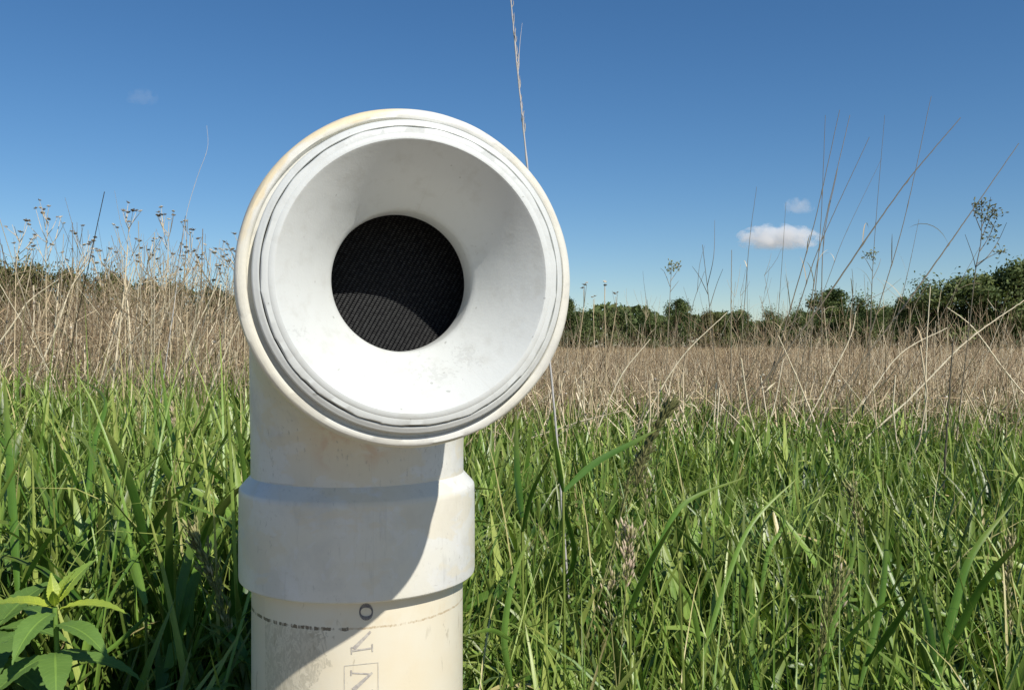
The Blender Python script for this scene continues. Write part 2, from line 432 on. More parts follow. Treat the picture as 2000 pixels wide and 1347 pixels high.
def funnel_mat():
    n = NT('sprayed_white'); o = n.obj()          # object z = axis outwards
    x, y, z = n.sep(o)[0:3]
    fine = n.noise(o, 700, 3, 0.7); mid = n.noise(o, 30, 4, 0.5)
    # chipped scuff low on the cone, a second smaller one to the left
    def spot(cx, cy, rx, ry):
        a = n.math('DIVIDE', n.math('SUBTRACT', x, cx), rx); b = n.math('DIVIDE', n.math('SUBTRACT', y, cy), ry)
        d = n.math('SQRT', n.math('ADD', n.math('MULTIPLY', a, a), n.math('MULTIPLY', b, b)))
        return n.math('SUBTRACT', 1.0, d, clamp=True)
    reg = n.math('MAXIMUM', spot(0.012, -0.052, 0.026, 0.014), n.math('MULTIPLY', spot(0.033, -0.044, 0.014, 0.013), 1.2))
    reg = n.math('MAXIMUM', reg, n.math('MULTIPLY', spot(-0.062, -0.031, 0.012, 0.008), 0.9))
    reg = n.math('MAXIMUM', reg, n.math('MULTIPLY', spot(0.046, 0.022, 0.016, 0.014), 0.55))
    chips = n.noise(n.mapping(o, (260, 420, 200), rot=(0, 0, 0.7)), 1.0, 3, 0.8, 0.1)
    c = n.math('GREATER_THAN', n.math('ADD', chips, n.math('MULTIPLY', reg, 0.22)), 0.70)
    c = n.math('MULTIPLY', c, n.math('GREATER_THAN', reg, 0.02))
    base = n.mix(n.ramp(mid, [(0.4, 0.0), (0.7, 0.3)]), (0.60, 0.615, 0.59), (0.56, 0.572, 0.548))
    base = n.mix(n.math('MULTIPLY', c, 0.28), base, (0.38, 0.38, 0.36))
    sm = n.noise(o, 75, 5, 0.7)
    base = n.mix(n.ramp(sm, [(0.52, 0.0), (0.68, 0.35)]), base, (0.46, 0.455, 0.41))
    pol = n.noise(n.comb(n.math('MULTIPLY', n.math('ARCTAN2', y, x), 26.0), n.math('MULTIPLY', z, 9.0), 0.0), 1.0, 3, 0.6)
    base = n.mix(n.ramp(pol, [(0.60, 0.0), (0.75, 0.28)]), base, (0.47, 0.46, 0.40))
    speck = n.math('GREATER_THAN', n.noise(o, 230, 1, 0.5), 0.77)
    base = n.mix(n.math('MULTIPLY', speck, 0.5), base, (0.25, 0.25, 0.22))
    h = n.math('ADD', n.math('MULTIPLY', fine, 0.25), n.math('MULTIPLY', c, -0.9))
    nm = n.bump(h, 0.0008, 0.35, n.bump(mid, 0.004, 0.2))
    return n.done(base, 0.36, nm, spec=0.5)
M_FUN = funnel_mat()

def simple(name, col, rough, spec=0.5):
    n = NT(name); f = n.noise(n.obj(), 40, 4)
    c2 = tuple(v * 0.8 for v in col)
    return n.done(n.mix(n.ramp(f, [(0.4, 0.0), (0.7, 0.6)]), col, c2), rough, spec=spec)
M_BLACK = simple('black_tube', (0.012, 0.012, 0.014), 0.6, 0.3)
M_GAP_SHADE = simple('shadow_gap', (0.35, 0.35, 0.33), 0.8)  # grey with a gap's shade put into its colour; no part uses it

def ink(name, col, fade):
    n = NT(name); o = n.obj()
    f = n.noise(o, 330, 3, 0.6)
    return n.done(n.mix(n.ramp(f, [(0.4, 0.0), (0.62, fade)]), col, (0.74, 0.69, 0.57)), 0.55)
M_INK = ink('faded_ink', (0.36, 0.33, 0.30), 0.4)
M_INKD = ink('dark_ink', (0.10, 0.10, 0.115), 0.15)
M_INKL = ink('thin_ink', (0.47, 0.44, 0.38), 0.5)

def weave_mat():
    n = NT('black_herringbone_mesh'); o = n.obj(); x, y = n.sep(o)[0:2]
    P, Q = 0.0028, 0.00125
    u = n.math('FRACT', n.math('DIVIDE', n.math('ADD', x, n.math('MULTIPLY', y, -0.55)), P))
    hop = n.math('MINIMUM', n.math('DIVIDE', u, 0.34), 1.0)
    v = n.math('FRACT', n.math('SUBTRACT', n.math('DIVIDE', n.math('ADD', y, n.math('MULTIPLY', x, 0.16)), Q), hop))
    hh = n.math('POWER', n.math('SINE', n.math('MULTIPLY', v, pi)), 1.3)
    dash = n.ramp(u, [(0.0, 0.45), (0.3, 0.45), (0.5, 1.0), (0.85, 0.9), (1.0, 0.45)])
    var = n.noise(o, 420, 2)
    amount = n.math('MULTIPLY', n.math('MULTIPLY', hh, dash), n.ramp(var, [(0.3, 0.45), (0.7, 1.0)]))
    col = n.mix(n.ramp(amount, [(0.3, 0.0), (0.8, 1.0)]), (0.001, 0.001, 0.0018), (0.046, 0.047, 0.046))
    return n.done(col, 0.5, n.bump(hh, 0.0004, 0.5), spec=0.15)
M_WEAVE = weave_mat()

# ------------------------------------------------------------------ ground
def smoothstep(a, b, x):
    t = np.clip((x - a) / (b - a), 0, 1); return t * t * (3 - 2 * t)

gx = np.linspace(-900, 900, 61); gy = np.concatenate([np.linspace(-60, 60, 25), np.linspace(70, 2400, 40)])
GX, GY = np.meshgrid(gx, gy)
GZ = np.zeros_like(GX)
V = np.stack([GX, GY, GZ], -1)
g = mesh_obj('ground', V, grid_faces(1, len(gy), len(gx), False), M_GROUND, smooth=True)
tag(g, 'bare brown soil of the field under the grass', None, None, 'structure')

# ------------------------------------------------------------------ the pipe
AX, AY = -0.1212, 0.71
PSI = R(16.95)
ME = 0.0122                                      # extra reach of the mouth
NH = np.array([sin(PSI), -cos(PSI), 0.0])       # outward axis of the elbow mouth
RH = np.array([cos(PSI), sin(PSI), 0.0])        # its right-hand side
ZP = EYE + 0.0366                                 # height of the mouth axis
root = empty('vent_pipe', (AX, AY, 0), 'white plastic pipe standing in tall grass, its elbow mouth turned to the viewer', 'pipe')

def lathe(name, prof, mat, parent, frame=None, seg=160, jitter=None):
    """prof: list of (r, h); frame: (origin, right, up, axis) in root space"""
    a = np.linspace(0, 2 * pi, seg, endpoint=False)
    V = []
    for i, (r, h) in enumerate(prof):
        rr = r + (jitter(a, i) if jitter else 0)
        V.append(np.stack([rr * np.cos(a), rr * np.sin(a), np.full(seg, h)], -1))
    V = np.array(V)
    Q = grid_faces(1, len(prof), seg, True)
    ob = mesh_obj(name, V, Q, mat, parent, True)
    if frame is not None:
        O, X, Yv, Z = frame
        ob.matrix_local = Matrix(((X[0], Yv[0], Z[0], O[0]), (X[1], Yv[1], Z[1], O[1]), (X[2], Yv[2], Z[2], O[2]), (0, 0, 0, 1)))
    return ob

def edges(ob, ang=35):
    me = ob.data
    me.polygons.foreach_set('use_smooth', np.ones(len(me.polygons), dtype=bool))
    m = ob.modifiers.new('split', 'EDGE_SPLIT'); m.split_angle = R(ang)

ID = (np.zeros(3), np.array([1.0, 0, 0]), np.array([0, 1.0, 0]), np.array([0, 0, 1.0]))
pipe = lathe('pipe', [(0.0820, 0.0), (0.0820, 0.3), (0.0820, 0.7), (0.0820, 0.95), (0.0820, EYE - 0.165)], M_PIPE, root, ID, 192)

# elbow: quarter bend swept from the lower socket to the mouth socket
def swept(name, stations, mat, parent, seg=128):
    V = []
    a = np.linspace(0, 2 * pi, seg, endpoint=False)
    for c, t, r in stations:
        t = t / np.linalg.norm(t)
        side = RH_perp
        up = np.cross(side, t)
        V.append(c + r * (np.cos(a)[:, None] * side + np.sin(a)[:, None] * up))
    ob = mesh_obj(name, np.array(V), grid_faces(1, len(V), seg, True), mat, parent, True)
    return ob
RH_perp = RH
O3 = np.array([0, 0, ZP])
UP = np.array([0, 0, 1.0])
Rb = 0.118
st = []
for zz_ in np.linspace(-0.150, -Rb, 4):
    st.append((O3 + UP * zz_, UP, 0.0826))
bc = O3 - UP * Rb + NH * Rb
for th in np.linspace(0, pi / 2, 25)[1:-1]:
    c = bc - NH * Rb * cos(th) + UP * Rb * sin(th)
    st.append((c, UP * cos(th) + NH * sin(th), 0.0826 + 0.0012 * sin(2 * th)))
for d in np.linspace(Rb, 0.165, 4):
    st.append((O3 + NH * d, NH, 0.0826))
elbow = swept('elbow', st, M_FIT, root)

def arc(cx, cz, r, a0, a1, k):
    return [(cx + r * cos(a), cz + r * sin(a)) for a in np.linspace(R(a0), R(a1), k)]
# socket collar profile, h measured away from the elbow centre
def collar_prof(e=0.0, q=0.0):
    p = [(0.0826, 0.1365 + e), (0.0842, 0.1385 + e)]
    p += [(0.0902 + q, 0.1450 + e), (0.0911 + q, 0.1464 + e), (0.0914 + q, 0.150 + e), (0.0916 + q, 0.18 + e)]
    return p
low = [(r, -h) for r, h in collar_prof()] + [(0.0916, -0.212), (0.0913, -0.2145), (0.0904, -0.2156), (0.0890, -0.2159), (0.0830, -0.2159), (0.0826, -0.213)]
lowc = lathe('lower_socket', low, M_FIT, elbow, (O3, ID[1], ID[2], ID[3]), 192)
edges(lowc, 28)
def wob(a, i):
    return 0.00022 * np.sin(3 * a + i) + 0.00012 * np.sin(11 * a + 2 * i)
fr = collar_prof(ME, 0.0014) + [(r, h + ME) for r, h in [(0.0932, 0.2000), (0.0937, 0.2035), (0.0939, 0.2080), (0.0936, 0.2120), (0.0927, 0.2146), (0.0912, 0.2158), (0.0884, 0.2160), (0.0878, 0.2157), (0.0874, 0.2150), (0.0872, 0.2136), (0.0850, 0.2132), (0.0840, 0.2132)]]
MF = (O3, RH, UP, NH)       # x right, y up, z outwards
frc = lathe('mouth_socket', fr, M_MOUTH, elbow, MF, 224, wob)
edges(frc, 40)

# insert: stub ring + cone + throat
K0 = 0.2160 + ME
def glue(a, i):
    s = np.sin(5 * a) * np.sin(13 * a + 1.0) * np.sin(29 * a)
    return 0.0
IF = (O3 + RH * 0.0007 + UP * 0.0006, RH, UP, NH)   # the insert sits a millimetre off centre
ring = lathe('insert_ring', [(0.0855, 0.186), (0.0857, K0 + 0.0024), (0.0854, K0 + 0.0034), (0.0847, K0 + 0.0040), (0.0838, K0 + 0.0042), (0.0830, K0 + 0.0050), (0.0820, K0 + 0.0052), (0.0817, K0 + 0.0048), (0.0816, K0 + 0.0000)], M_FUN, root, IF, 224)
edges(ring, 50)
def lipj(a, i):
    if i in (1, 2):
        return 0.00035 * np.sin(7 * a + 0.4) * np.sin(17 * a) + 0.00025 * np.maximum(0, np.sin(41 * a)) ** 6 * (np.sin(a) < 0)
    return 0 * a
fprof = [(0.0812, K0 - 0.0010), (0.0812, K0 + 0.0054), (0.0808, K0 + 0.0063), (0.0802, K0 + 0.0067), (0.0775, K0 + 0.0068), (0.0770, K0 + 0.0072), (0.0749, K0 + 0.0074), (0.0743, K0 + 0.0074), (0.0738, K0 + 0.0070)]
# slightly flared cone down to the throat
for t in np.linspace(0.03, 1, 22):
    r = 0.0738 - (0.0738 - 0.0420) * t
    h = K0 + 0.0070 - 0.0390 * (t - 0.055 * math.sin(pi * t))
    fprof.append((r, h))
fprof += [(0.0414, K0 - 0.0338), (0.0412, K0 - 0.0346), (0.0412, K0 - 0.051)]
fun = lathe('funnel', fprof, M_FUN, root, IF, 224, lipj)
edges(fun, 35)
blk = lathe('throat_tube', [(0.0412, K0 - 0.0510), (0.0409, K0 - 0.0514), (0.0500, K0 - 0.054), (0.0560, K0 - 0.068)], M_BLACK, fun, None, 128)
# fabric disc, gently uneven, with a real thickness edge
rr = np.linspace(0.0, 0.055, 24); aa = np.linspace(0, 2 * pi, 96, endpoint=False)
Vd = np.stack([rr[:, None] * np.cos(aa), rr[:, None] * np.sin(aa), K0 - 0.0665 + 0.0006 * np.cos(rr[:, None] * 80) + 0 * aa[None]], -1)
scr_o = mesh_obj('mesh_screen', Vd, grid_faces(1, 24, 96, True)[:, ::-1].copy(), M_WEAVE, fun, True)

# printed characters wrapped on the pipe
def on_pipe(px, py):
    d = np.array([(px - CX) / F, 1, -(py - CY) / F]); r = 0.0820
    a = d[0] ** 2 + 1; b = -2 * (d[0] * AX + AY); c = AX * AX + AY * AY - r * r
    t = (-b - math.sqrt(b * b - 4 * a * c)) / (2 * a); p = d * t
    return math.atan2(p[0] - AX, -(p[1] - AY)), p[2] + EYE
def wrap(th, z, lift=0.00035):
    r = 0.0820 + lift
    return (r * sin(th), -r * cos(th), z)
def strokes(name, segs, mat):
    V, Q = [], []
    for ki, ((x0, y0, w0), (x1, y1, w1)) in enumerate(segs):
        ki = ki % 4 if len(segs) < 10 else 0
        dx, dy = x1 - x0, y1 - y0; l = math.hypot(dx, dy); nx, ny = -dy / l, dx / l
        k = 8; b = len(V)
        for i in range(k + 1):
            t = i / k; x = x0 + dx * t; y = y0 + dy * t; w_ = (w0 + (w1 - w0) * t) / 2
            for s in (-1, 0, 1):
                V.append(wrap(*on_pipe(x + nx * w_ * s, y + ny * w_ * s), lift=0.00035 + 0.00007 * ki))
            if i:
                q = b + (i - 1) * 3
                Q += [(q, q + 1, q + 4, q + 3), (q + 1, q + 2, q + 5, q + 4)]
    return mesh_obj(name, np.array(V), Q, mat, pipe, True)
# O lying on its side: strong top and bottom
segs = []
for i in range(28):
    a0, a1 = 2 * pi * i / 28, 2 * pi * (i + 1) / 28
    f = lambda a: (715 + 12.2 * cos(a), 1194 - 13.5 * sin(a) * 0.93, 2.6 + 5.6 * abs(sin(a)) ** 2)
    segs.append((f(a0), f(a1)))
strokes('printed_letter', segs, M_INKD)
strokes('printed_letter', [((724, 1232, 4.5), (691, 1266, 8)), ((688, 1270, 3), (725, 1264.5, 3)), ((727, 1256, 2.6), (727.5, 1271, 2.6)), ((687, 1262, 3), (687, 1276, 2))], M_INK)
strokes('printed_letter', [((686, 1313, 2.6), (724, 1315, 2.8)), ((686, 1307, 2.6), (686, 1318, 2.6)), ((727, 1312, 4), (690, 1346, 9)), ((688, 1350, 3), (726, 1352, 3)), ((727, 1345, 2.6), (727, 1359, 2.6))], M_INK)
strokes('printed_border', [((672.5, 1299, 1.3), (739, 1292.5, 1.3)), ((673, 1300, 1.3), (673, 1392, 1.3)), ((738.5, 1293, 1.3), (739, 1384, 1.3))], M_INKL)

# ------------------------------------------------------------------ green grass (mass)
def canopy(x, y):
    """top of the green grass, taller to the left"""
    s = x / np.maximum(y, 0.3)
    left = 1 - smoothstep(-0.28, 0.0, s)
    right_edge = smoothstep(0.35, 0.6, s)
    h = 0.925 + 0.175 * left + 0.02 * right_edge
    near = np.clip((1.5 - y) / 0.9, 0, 1)
    return h - 0.04 * near * (1 - left) + 0.03 * np.sin(x * 5.1 + 1) * np.sin(y * 3.7)

def scatter(n, y0, y1, spread=0.62, margin=0.25, power=1.0):
    """points in the view fan, density ~ 1/y^power"""
    u = rng.random(n)
    if abs(power - 2) < 1e-6: y = y0 * (y1 / y0) ** u
    else:
        e = 2 - power; y = (y0 ** e + u * (y1 ** e - y0 ** e)) ** (1 / e)
    x = (rng.random(n) * 2 - 1) * (spread * y + margin)
    return x, y

gb = Buf()
def grass_zone(nstem, y0, y1, leaves, wmul, hmul=1.0, nseg=6):
    x, y = scatter(nstem, y0, y1, power=1.0)
    H = canopy(x, y) * hmul * (0.80 + 0.24 * rng.random(nstem) ** 0.8)
    lean = rng.normal(0, 0.10, nstem); laz = rng.random(nstem) * 2 * pi
    st_t = np.clip(rng.normal(0.46, 0.2, nstem) + 0.10 * np.sin(x * 3.1) * np.sin(y * 2.3 + 1), 0, 0.93)
    # stems
    P0 = np.stack([x, y, np.zeros(nstem) + 0.25], -1)
    wfs = lambda t: 1 - 0.6 * t
    blades(gb, P0, H * 0.80 - 0.25, laz, np.abs(lean) * 0.5, np.abs(lean) * 1.6, np.full(nstem, 0.0032 * wmul), np.clip(st_t + 0.15, 0, 0.9), 3, np.zeros(nstem), 1.0, wf=wfs)
    for k in range(leaves):
        f = (k + rng.random(nstem)) / leaves
        L = (0.13 + 0.17 * rng.random(nstem)) * (0.85 + 0.3 * f)
        zb = H * (0.38 + 0.58 * f) - 0.6 * L * f
        az = rng.random(nstem) * 2 * pi
        th0 = 0.08 + 0.42 * rng.random(nstem)
        droop = rng.random(nstem)
        th1 = th0 + 0.15 + 2.3 * droop ** 2.2
        W = (0.0062 + 0.0115 * rng.random(nstem) ** 1.5) * wmul
        off = np.stack([np.sin(lean) * np.cos(laz), np.sin(lean) * np.sin(laz), 0 * lean], -1) * zb[:, None] * 0.7
        P0 = np.stack([x, y, zb], -1) + off
        tt = np.clip(st_t + rng.normal(0, 0.2, nstem), 0, 0.92)
        dead = rng.random(nstem) < 0.011
        tt[dead] = 1.0
        blades(gb, P0, L, az, th0, th1, W, tt, nseg)
grass_zone(4200, 0.62, 1.7, 9, 0.95, nseg=8)
grass_zone(8500, 1.5, 3.0, 8, 1.05)
grass_zone(13500, 2.8, 5.2, 6, 1.3, 1.0, 5)
grass_zone(1500, 4.6, 7.5, 5, 1.4, 0.98, 5)
# fine thin blades and wisps amongst the broad ones
n_ = 12000
x, y = scatter(n_, 0.65, 5.2, power=1.2)
H = canopy(x, y)
L = 0.15 + 0.3 * rng.random(n_)
P0 = np.stack([x, y, np.maximum(0.2, H * (0.55 + 0.42 * rng.random(n_)) - 0.35 * L)], -1)
th0 = np.abs(rng.normal(0.1, 0.3, n_))
blades(gb, P0, L, rng.random(n_) * 2 * pi, th0, th0 + rng.random(n_) ** 2 * 1.8, 0.0015 + 0.0024 * rng.random(n_), np.clip(rng.normal(0.68, 0.2, n_), 0, 0.99), 5)
go = gb.build('grass', M_GRASS)
tag(go, 'dense tall green grass with broad blades filling the near field', None, None, 'stuff')

# ------------------------------------------------------------------ dry stalks (mass)
def dry_height(x, y):
    s = x / y
    left = 1 - smoothstep(-0.36, -0.22, s)
    return 1.02 + 0.40 * left * np.clip(1.4 - y / 12, 0, 1)

db = Buf()
def clump(x, y):
    return np.sin(x * 1.7 + np.sin(y * 0.9) * 2) * np.sin(y * 1.3 + x * 0.4 + 1) + 0.5 * np.sin(x * 4.1 + y * 2.2)
def dry_zone(n, y0, y1, rad, tilt, hv, nseg=4, power=1.0, edge=True):
    x, y = scatter(n, y0, y1, power=power, margin=0.4)
    s = x / y
    if edge:
        start = 4.4 - 1.1 * (1 - smoothstep(-0.3, -0.05, s)) + 0.5 * np.sin(x * 2.1) + rng.normal(0, 0.6, n)
        k = y > start; x, y = x[k], y[k]; n = len(x)
    H = dry_height(x, y) * (1 + hv * rng.normal(0, 1, n))
    H = H * (1 + 0.07 * clump(x, y)) + (rng.random(n) < 0.05) * rng.random(n) * 0.35
    H = np.minimum(np.clip(H, 0.45, 1.85), EYE + 0.105 * y + 0.04)
    th0 = np.abs(rng.normal(0, tilt, n)); az = rng.normal(0.15, 1.2, n)
    flip = rng.random(n) < 0.3; az[flip] += pi
    th1 = th0 + rng.normal(0.1, 0.25, n)
    L = H / np.maximum(np.cos(np.minimum(th0, 1.2)), 0.55)
    P0 = np.stack([x - 0.5 * H * np.tan(np.minimum(th0, 0.9)) * np.cos(az), y, 0 * x + 0.02], -1)
    P, D = curve_paths(P0, L, az, th0, th1, nseg)
    k = P[:, -1, 2] < EYE + 0.115 * y + 0.05; P = P[k]; n = len(P); x = x[k]; y = y[k]
    r = rad * (0.6 + 0.9 * rng.random(n))
    rad_ = r[:, None] * np.linspace(1, 0.45, nseg + 1)[None]
    tubes(db, P, rad_, np.clip(rng.beta(1.1, 1.25, n) + 0.16 * clump(x, y), 0, 1), 3)
    return P, r
def twigs(P, r, per, L0, L1, a0=0.2, a1=1.1):
    n, K, _ = P.shape
    for k in range(per):
        i = rng.integers(1, K, n); f = rng.random(n)
        a = P[np.arange(n), i - 1]; b = P[np.arange(n), i]
        p0 = a + (b - a) * f[:, None]
        L = L0 + (L1 - L0) * rng.random(n)
        th = a0 + (a1 - a0) * rng.random(n)
        q, D = curve_paths(p0, L, rng.random(n) * 2 * pi, th, th * (0.3 + 0.8 * rng.random(n)), 2)
        tubes(db, q, (r * 0.6)[:, None] * np.array([1, 0.8, 0.5])[None], np.clip(rng.beta(2.2, 2, n), 0, 1), 3)
P, r = dry_zone(7000, 3.0, 6.5, 0.0021, 0.42, 0.12, 5)
twigs(P, r, 4, 0.06, 0.32, 0.2, 1.5)
P, r = dry_zone(11000, 5.0, 12.0, 0.0028, 0.38, 0.13, 4)
twigs(P, r, 2, 0.08, 0.3)
P, r = dry_zone(12000, 10, 30, 0.004, 0.25, 0.07, 3, 1.2)
twigs(P, r, 1, 0.1, 0.35)
# fewer thick pale stalks fallen at all angles
n_ = 4200
x, y = scatter(n_, 3.4, 12, power=1.0)
th0 = np.abs(rng.normal(0.35, 0.4, n_)); az = rng.normal(0.0, 0.9, n_); az[rng.random(n_) < 0.4] += pi
z0 = dry_height(x, y) * rng.random(n_) * 0.6
P0 = np.stack([x, y, z0], -1)
P, D = curve_paths(P0, np.minimum(0.35 + 0.7 * rng.random(n_), (1.06 * dry_height(x, y) - z0) / np.maximum(np.cos(th0), 0.4)), az, th0, th0 + rng.normal(0.1, 0.5, n_), 5)
tubes(db, P, (0.0026 + 0.0026 * rng.random(n_))[:, None] * np.linspace(1, 0.6, 6)[None], 0.72 + 0.28 * rng.random(n_), 4)
# dry crumpled leaves hanging in the stalks
n_ = 16000
x, y = scatter(n_, 3.6, 13, power=1.2)
P0 = np.stack([x, y, dry_height(x, y) * (0.5 + 0.52 * rng.random(n_))], -1)
th0 = rng.random(n_) * 2.4
blades(db, P0, 0.05 + 0.14 * rng.random(n_), rng.random(n_) * 2 * pi, th0, th0 + rng.random(n_) * 1.6, 0.003 + 0.005 * rng.random(n_), np.clip(rng.beta(2.4, 2, n_), 0, 1), 3, cull=False)
do = db.build('dry_undergrowth', M_DRY)
tag(do, 'tangled dry tan stalks of last year in a band behind the green grass', None, None, 'stuff')

fb = Buf()
n_ = 60000
x, y = scatter(n_, 24, 150, power=1.6)
sz = y / 60
H = 1.0 + 0.10 * rng.normal(0, 1, n_) + 0.05 * clump(x * 0.3, y * 0.3)
P0 = np.stack([x, y, 0 * x + 0.3], -1)
th = np.abs(rng.normal(0, 0.3, n_))
blades(fb, P0, H - 0.3, rng.random(n_) * 2 * pi, th, th + 0.3, 0.02 + 0.03 * sz * rng.random(n_), np.clip(rng.random(n_) + 0.25 * clump(x * 0.25, y * 0.2), 0, 1), 2, cull=False)
fo = fb.build('meadow', M_FAR)
tag(fo, 'flat tan dead meadow reaching back to the trees', None, None, 'stuff')

# ------------------------------------------------------------------ trees
def crown_mesh(name, w, h, nl, mat, seed, size=0.3, rag=0.25, base=0.12):
    g_ = np.random.default_rng(seed)
    nb = 34
    # lobes inside an uneven envelope
    u = g_.random(nb); a = g_.random(nb) * 2 * pi
    zc = base * h + (h - base * h) * (0.08 + 0.84 * u)
    env = w * 0.5 * np.sin(np.clip(0.12 + 0.86 * u, 0, 1) * pi) ** 0.55
    rad = env * np.sqrt(g_.random(nb)) * 0.85
    c = np.stack([rad * np.cos(a), rad * np.sin(a), zc], -1)
    br = (0.07 + 0.15 * g_.random(nb) ** 1.3) * min(w, h)
    k = g_.integers(0, nb, nl)
    d = g_.normal(0, 1, (nl, 3)); d /= np.linalg.norm(d, axis=1, keepdims=True)
    rr_ = br[k] * (0.4 + 0.65 * g_.random(nl) + 0.9 * g_.random(nl) ** 6)
    p = c[k] + d * rr_[:, None] * np.array([1, 1, 0.85])
    p[:, 2] = np.maximum(p[:, 2], 0.1)
    nrm = d + g_.normal(0, 0.6, (nl, 3)); nrm /= np.linalg.norm(nrm, axis=1, keepdims=True)
    t1 = np.cross(nrm, g_.normal(0, 1, (nl, 3))); t1 /= np.linalg.norm(t1, axis=1, keepdims=True)
    t2 = np.cross(nrm, t1)
    s = (size * (0.5 + g_.random(nl)))[:, None]
    V = np.stack([p - t1 * s, p - t2 * s * 0.5, p + t1 * s, p + t2 * s * 0.5], 1)
    tint = np.clip(0.55 + 0.28 * g_.normal(0, 1, nb)[k] + 0.15 * g_.normal(0, 1, nl), 0, 1)
    me_o = mesh_obj(name, V, np.arange(nl * 4).reshape(-1, 4), mat, None, False, {'tint': np.repeat(tint, 4), 'along': np.zeros(nl * 4)})
    return me_o, c, br

def make_tree(name, w, h, nl, mat, seed, size=0.3):
    rt = bpy.data.objects.new(name, None); C.objects.link(rt)
    cr, c, br = crown_mesh('crown', w, h, nl, mat, seed, size)
    cr.parent = rt
    tb = Buf()
    one_tube(tb, [(0, 0, -0.1), (0.05 * w * 0.3, 0, h * 0.3), (0, 0.05, h * 0.75)], 0.035 * h * 0.7, 0.008 * h, 8, 8, 0.4)
    for i in range(0, len(c), 3):
        z0 = min(c[i][2] * 0.6, h * 0.6)
        one_tube(tb, [(0, 0, z0), tuple(c[i] * np.array([0.5, 0.5, 1]) * 0.9 + np.array([0, 0, z0 * 0.1])), tuple(c[i])], 0.012 * h, 0.003 * h, 6, 5, 0.4)
    tr = tb.build('trunk', M_BARK, rt)
    return rt, cr, tr
PROT = []
for i, (w_, h_, nl, m_) in enumerate([(6, 6, 11000, M_LEAF), (7.5, 6, 13000, M_LEAF), (5, 6.5, 10000, M_LEAF), (8, 6, 13000, M_LEAFB), (5.5, 6, 10000, M_LEAFB)]):
    PROT.append(make_tree('tree', w_, h_, nl, m_, 40 + i, 0.105 + 0.02 * (i % 2)))
used = set()
def place_tree(pi_, px, ytop, Y, wpx, label, group, rot, name):
    rt, cr, tr = PROT[pi_]
    H0 = [6, 6, 6.5, 6, 6][pi_]; W0 = [6, 7.5, 5, 8, 5.5][pi_]
    X = (px - CX) / F * Y
    H = EYE + (CY - ytop) / F * Y
    W = wpx / F * Y
    if pi_ in used:
        r2 = rt.copy(); C.objects.link(r2)
        for ch in (cr, tr):
            c2 = ch.copy(); C.objects.link(c2); c2.parent = r2
    else:
        used.add(pi_); r2 = rt
    r2.name = name
    r2.location = (X, Y, 0); r2.rotation_euler = (0, 0, rot)
    r2.scale = (W / W0, W / W0, H / H0 * 0.97)
    tag(r2, label, 'tree', group)
TREES = [
    # proto, px, top, Y, width px, label, group
    (1, 1905, 535, 66, 240, 'broad dark green tree whose crown starts behind the tall dry seed plant', 'trees of the dark clump'),
    (0, 1822, 545, 68, 150, 'lower rounded tree at the left end of the dark clump', 'trees of the dark clump'),
    (1, 1990, 510, 64, 210, 'tallest dark tree, cut by the right edge of the photo', 'trees of the dark clump'),
    (2, 1770, 572, 72, 70, 'small pale green sapling at the foot of the dark clump', 'trees of the dark clump'),
    (1, 2080, 505, 66, 220, 'dark tree past the right edge, only its flank in the photo', 'trees of the dark clump'),
    (2, 1616, 557, 76, 130, 'pointed dark tree behind the bundle of tall leaning stems', 'trees beyond the meadow'),
    (0, 1672, 574, 80, 110, 'rounded dark tree touching the right flank of the pointed one', 'trees beyond the meadow'),
    (0, 1725, 591, 90, 80, 'low bushy tree in the dip before the dark clump', 'trees beyond the meadow'),
    (0, 1566, 598, 95, 70, 'small round tree touching the left flank of the pointed one', 'trees beyond the meadow'),
    (0, 1505, 601, 100, 85, 'small round green tree under the white cloud', 'trees beyond the meadow'),
    (1, 1440, 605, 110, 105, 'flat topped olive tree at the lowest point of the treeline', 'trees beyond the meadow'),
    (4, 1388, 607, 110, 75, 'brownish low tree behind the pair of dark bare stems', 'trees beyond the meadow'),
    (2, 1322, 578, 95, 78, 'lone taller light green tree standing above its neighbours', 'trees beyond the meadow'),
    (0, 1262, 606, 105, 85, 'low green tree touching the lone taller tree on its left', 'trees beyond the meadow'),
    (1, 1205, 600, 105, 95, 'wide green tree second from the pipe mouth', 'trees beyond the meadow'),
    (0, 1140, 602, 100, 90, 'green tree appearing right beside the pipe mouth', 'trees beyond the meadow'),
    (2, 1105, 576, 100, 60, 'grey green tree half hidden by the rim of the pipe mouth', 'trees beyond the meadow'),
    (3, -20, 513, 60, 190, 'olive tree cut by the left edge of the photo', 'olive trees behind the dry stalks'),
    (3, 65, 517, 62, 190, 'olive tree with the highest crown among the dry stalks', 'olive trees behind the dry stalks'),
    (4, 140, 523, 62, 120, 'olive tree with a small dent in its crown, third from the edge', 'olive trees behind the dry stalks'),
    (3, 210, 534, 64, 160, 'wide olive tree where the treeline starts to fall', 'olive trees behind the dry stalks'),
    (4, 285, 545, 66, 130, 'olive tree left of the silvery stalk', 'olive trees behind the dry stalks'),
    (3, 350, 553, 68, 150, 'olive tree behind the silvery stalk', 'olive trees behind the dry stalks'),
    (4, 420, 558, 70, 120, 'olive tree nearest the pipe mouth in the olive row', 'olive trees behind the dry stalks'),
    (0, 480, 566, 72, 110, 'dark tree half hidden behind the left rim of the pipe mouth', 'olive trees behind the dry stalks'),
]
for i, (p_, px, yt, Y, wp, lab, grp) in enumerate(TREES):
    place_tree(p_, px, yt, Y, wp, lab, grp, i * 1.7, 'tree')

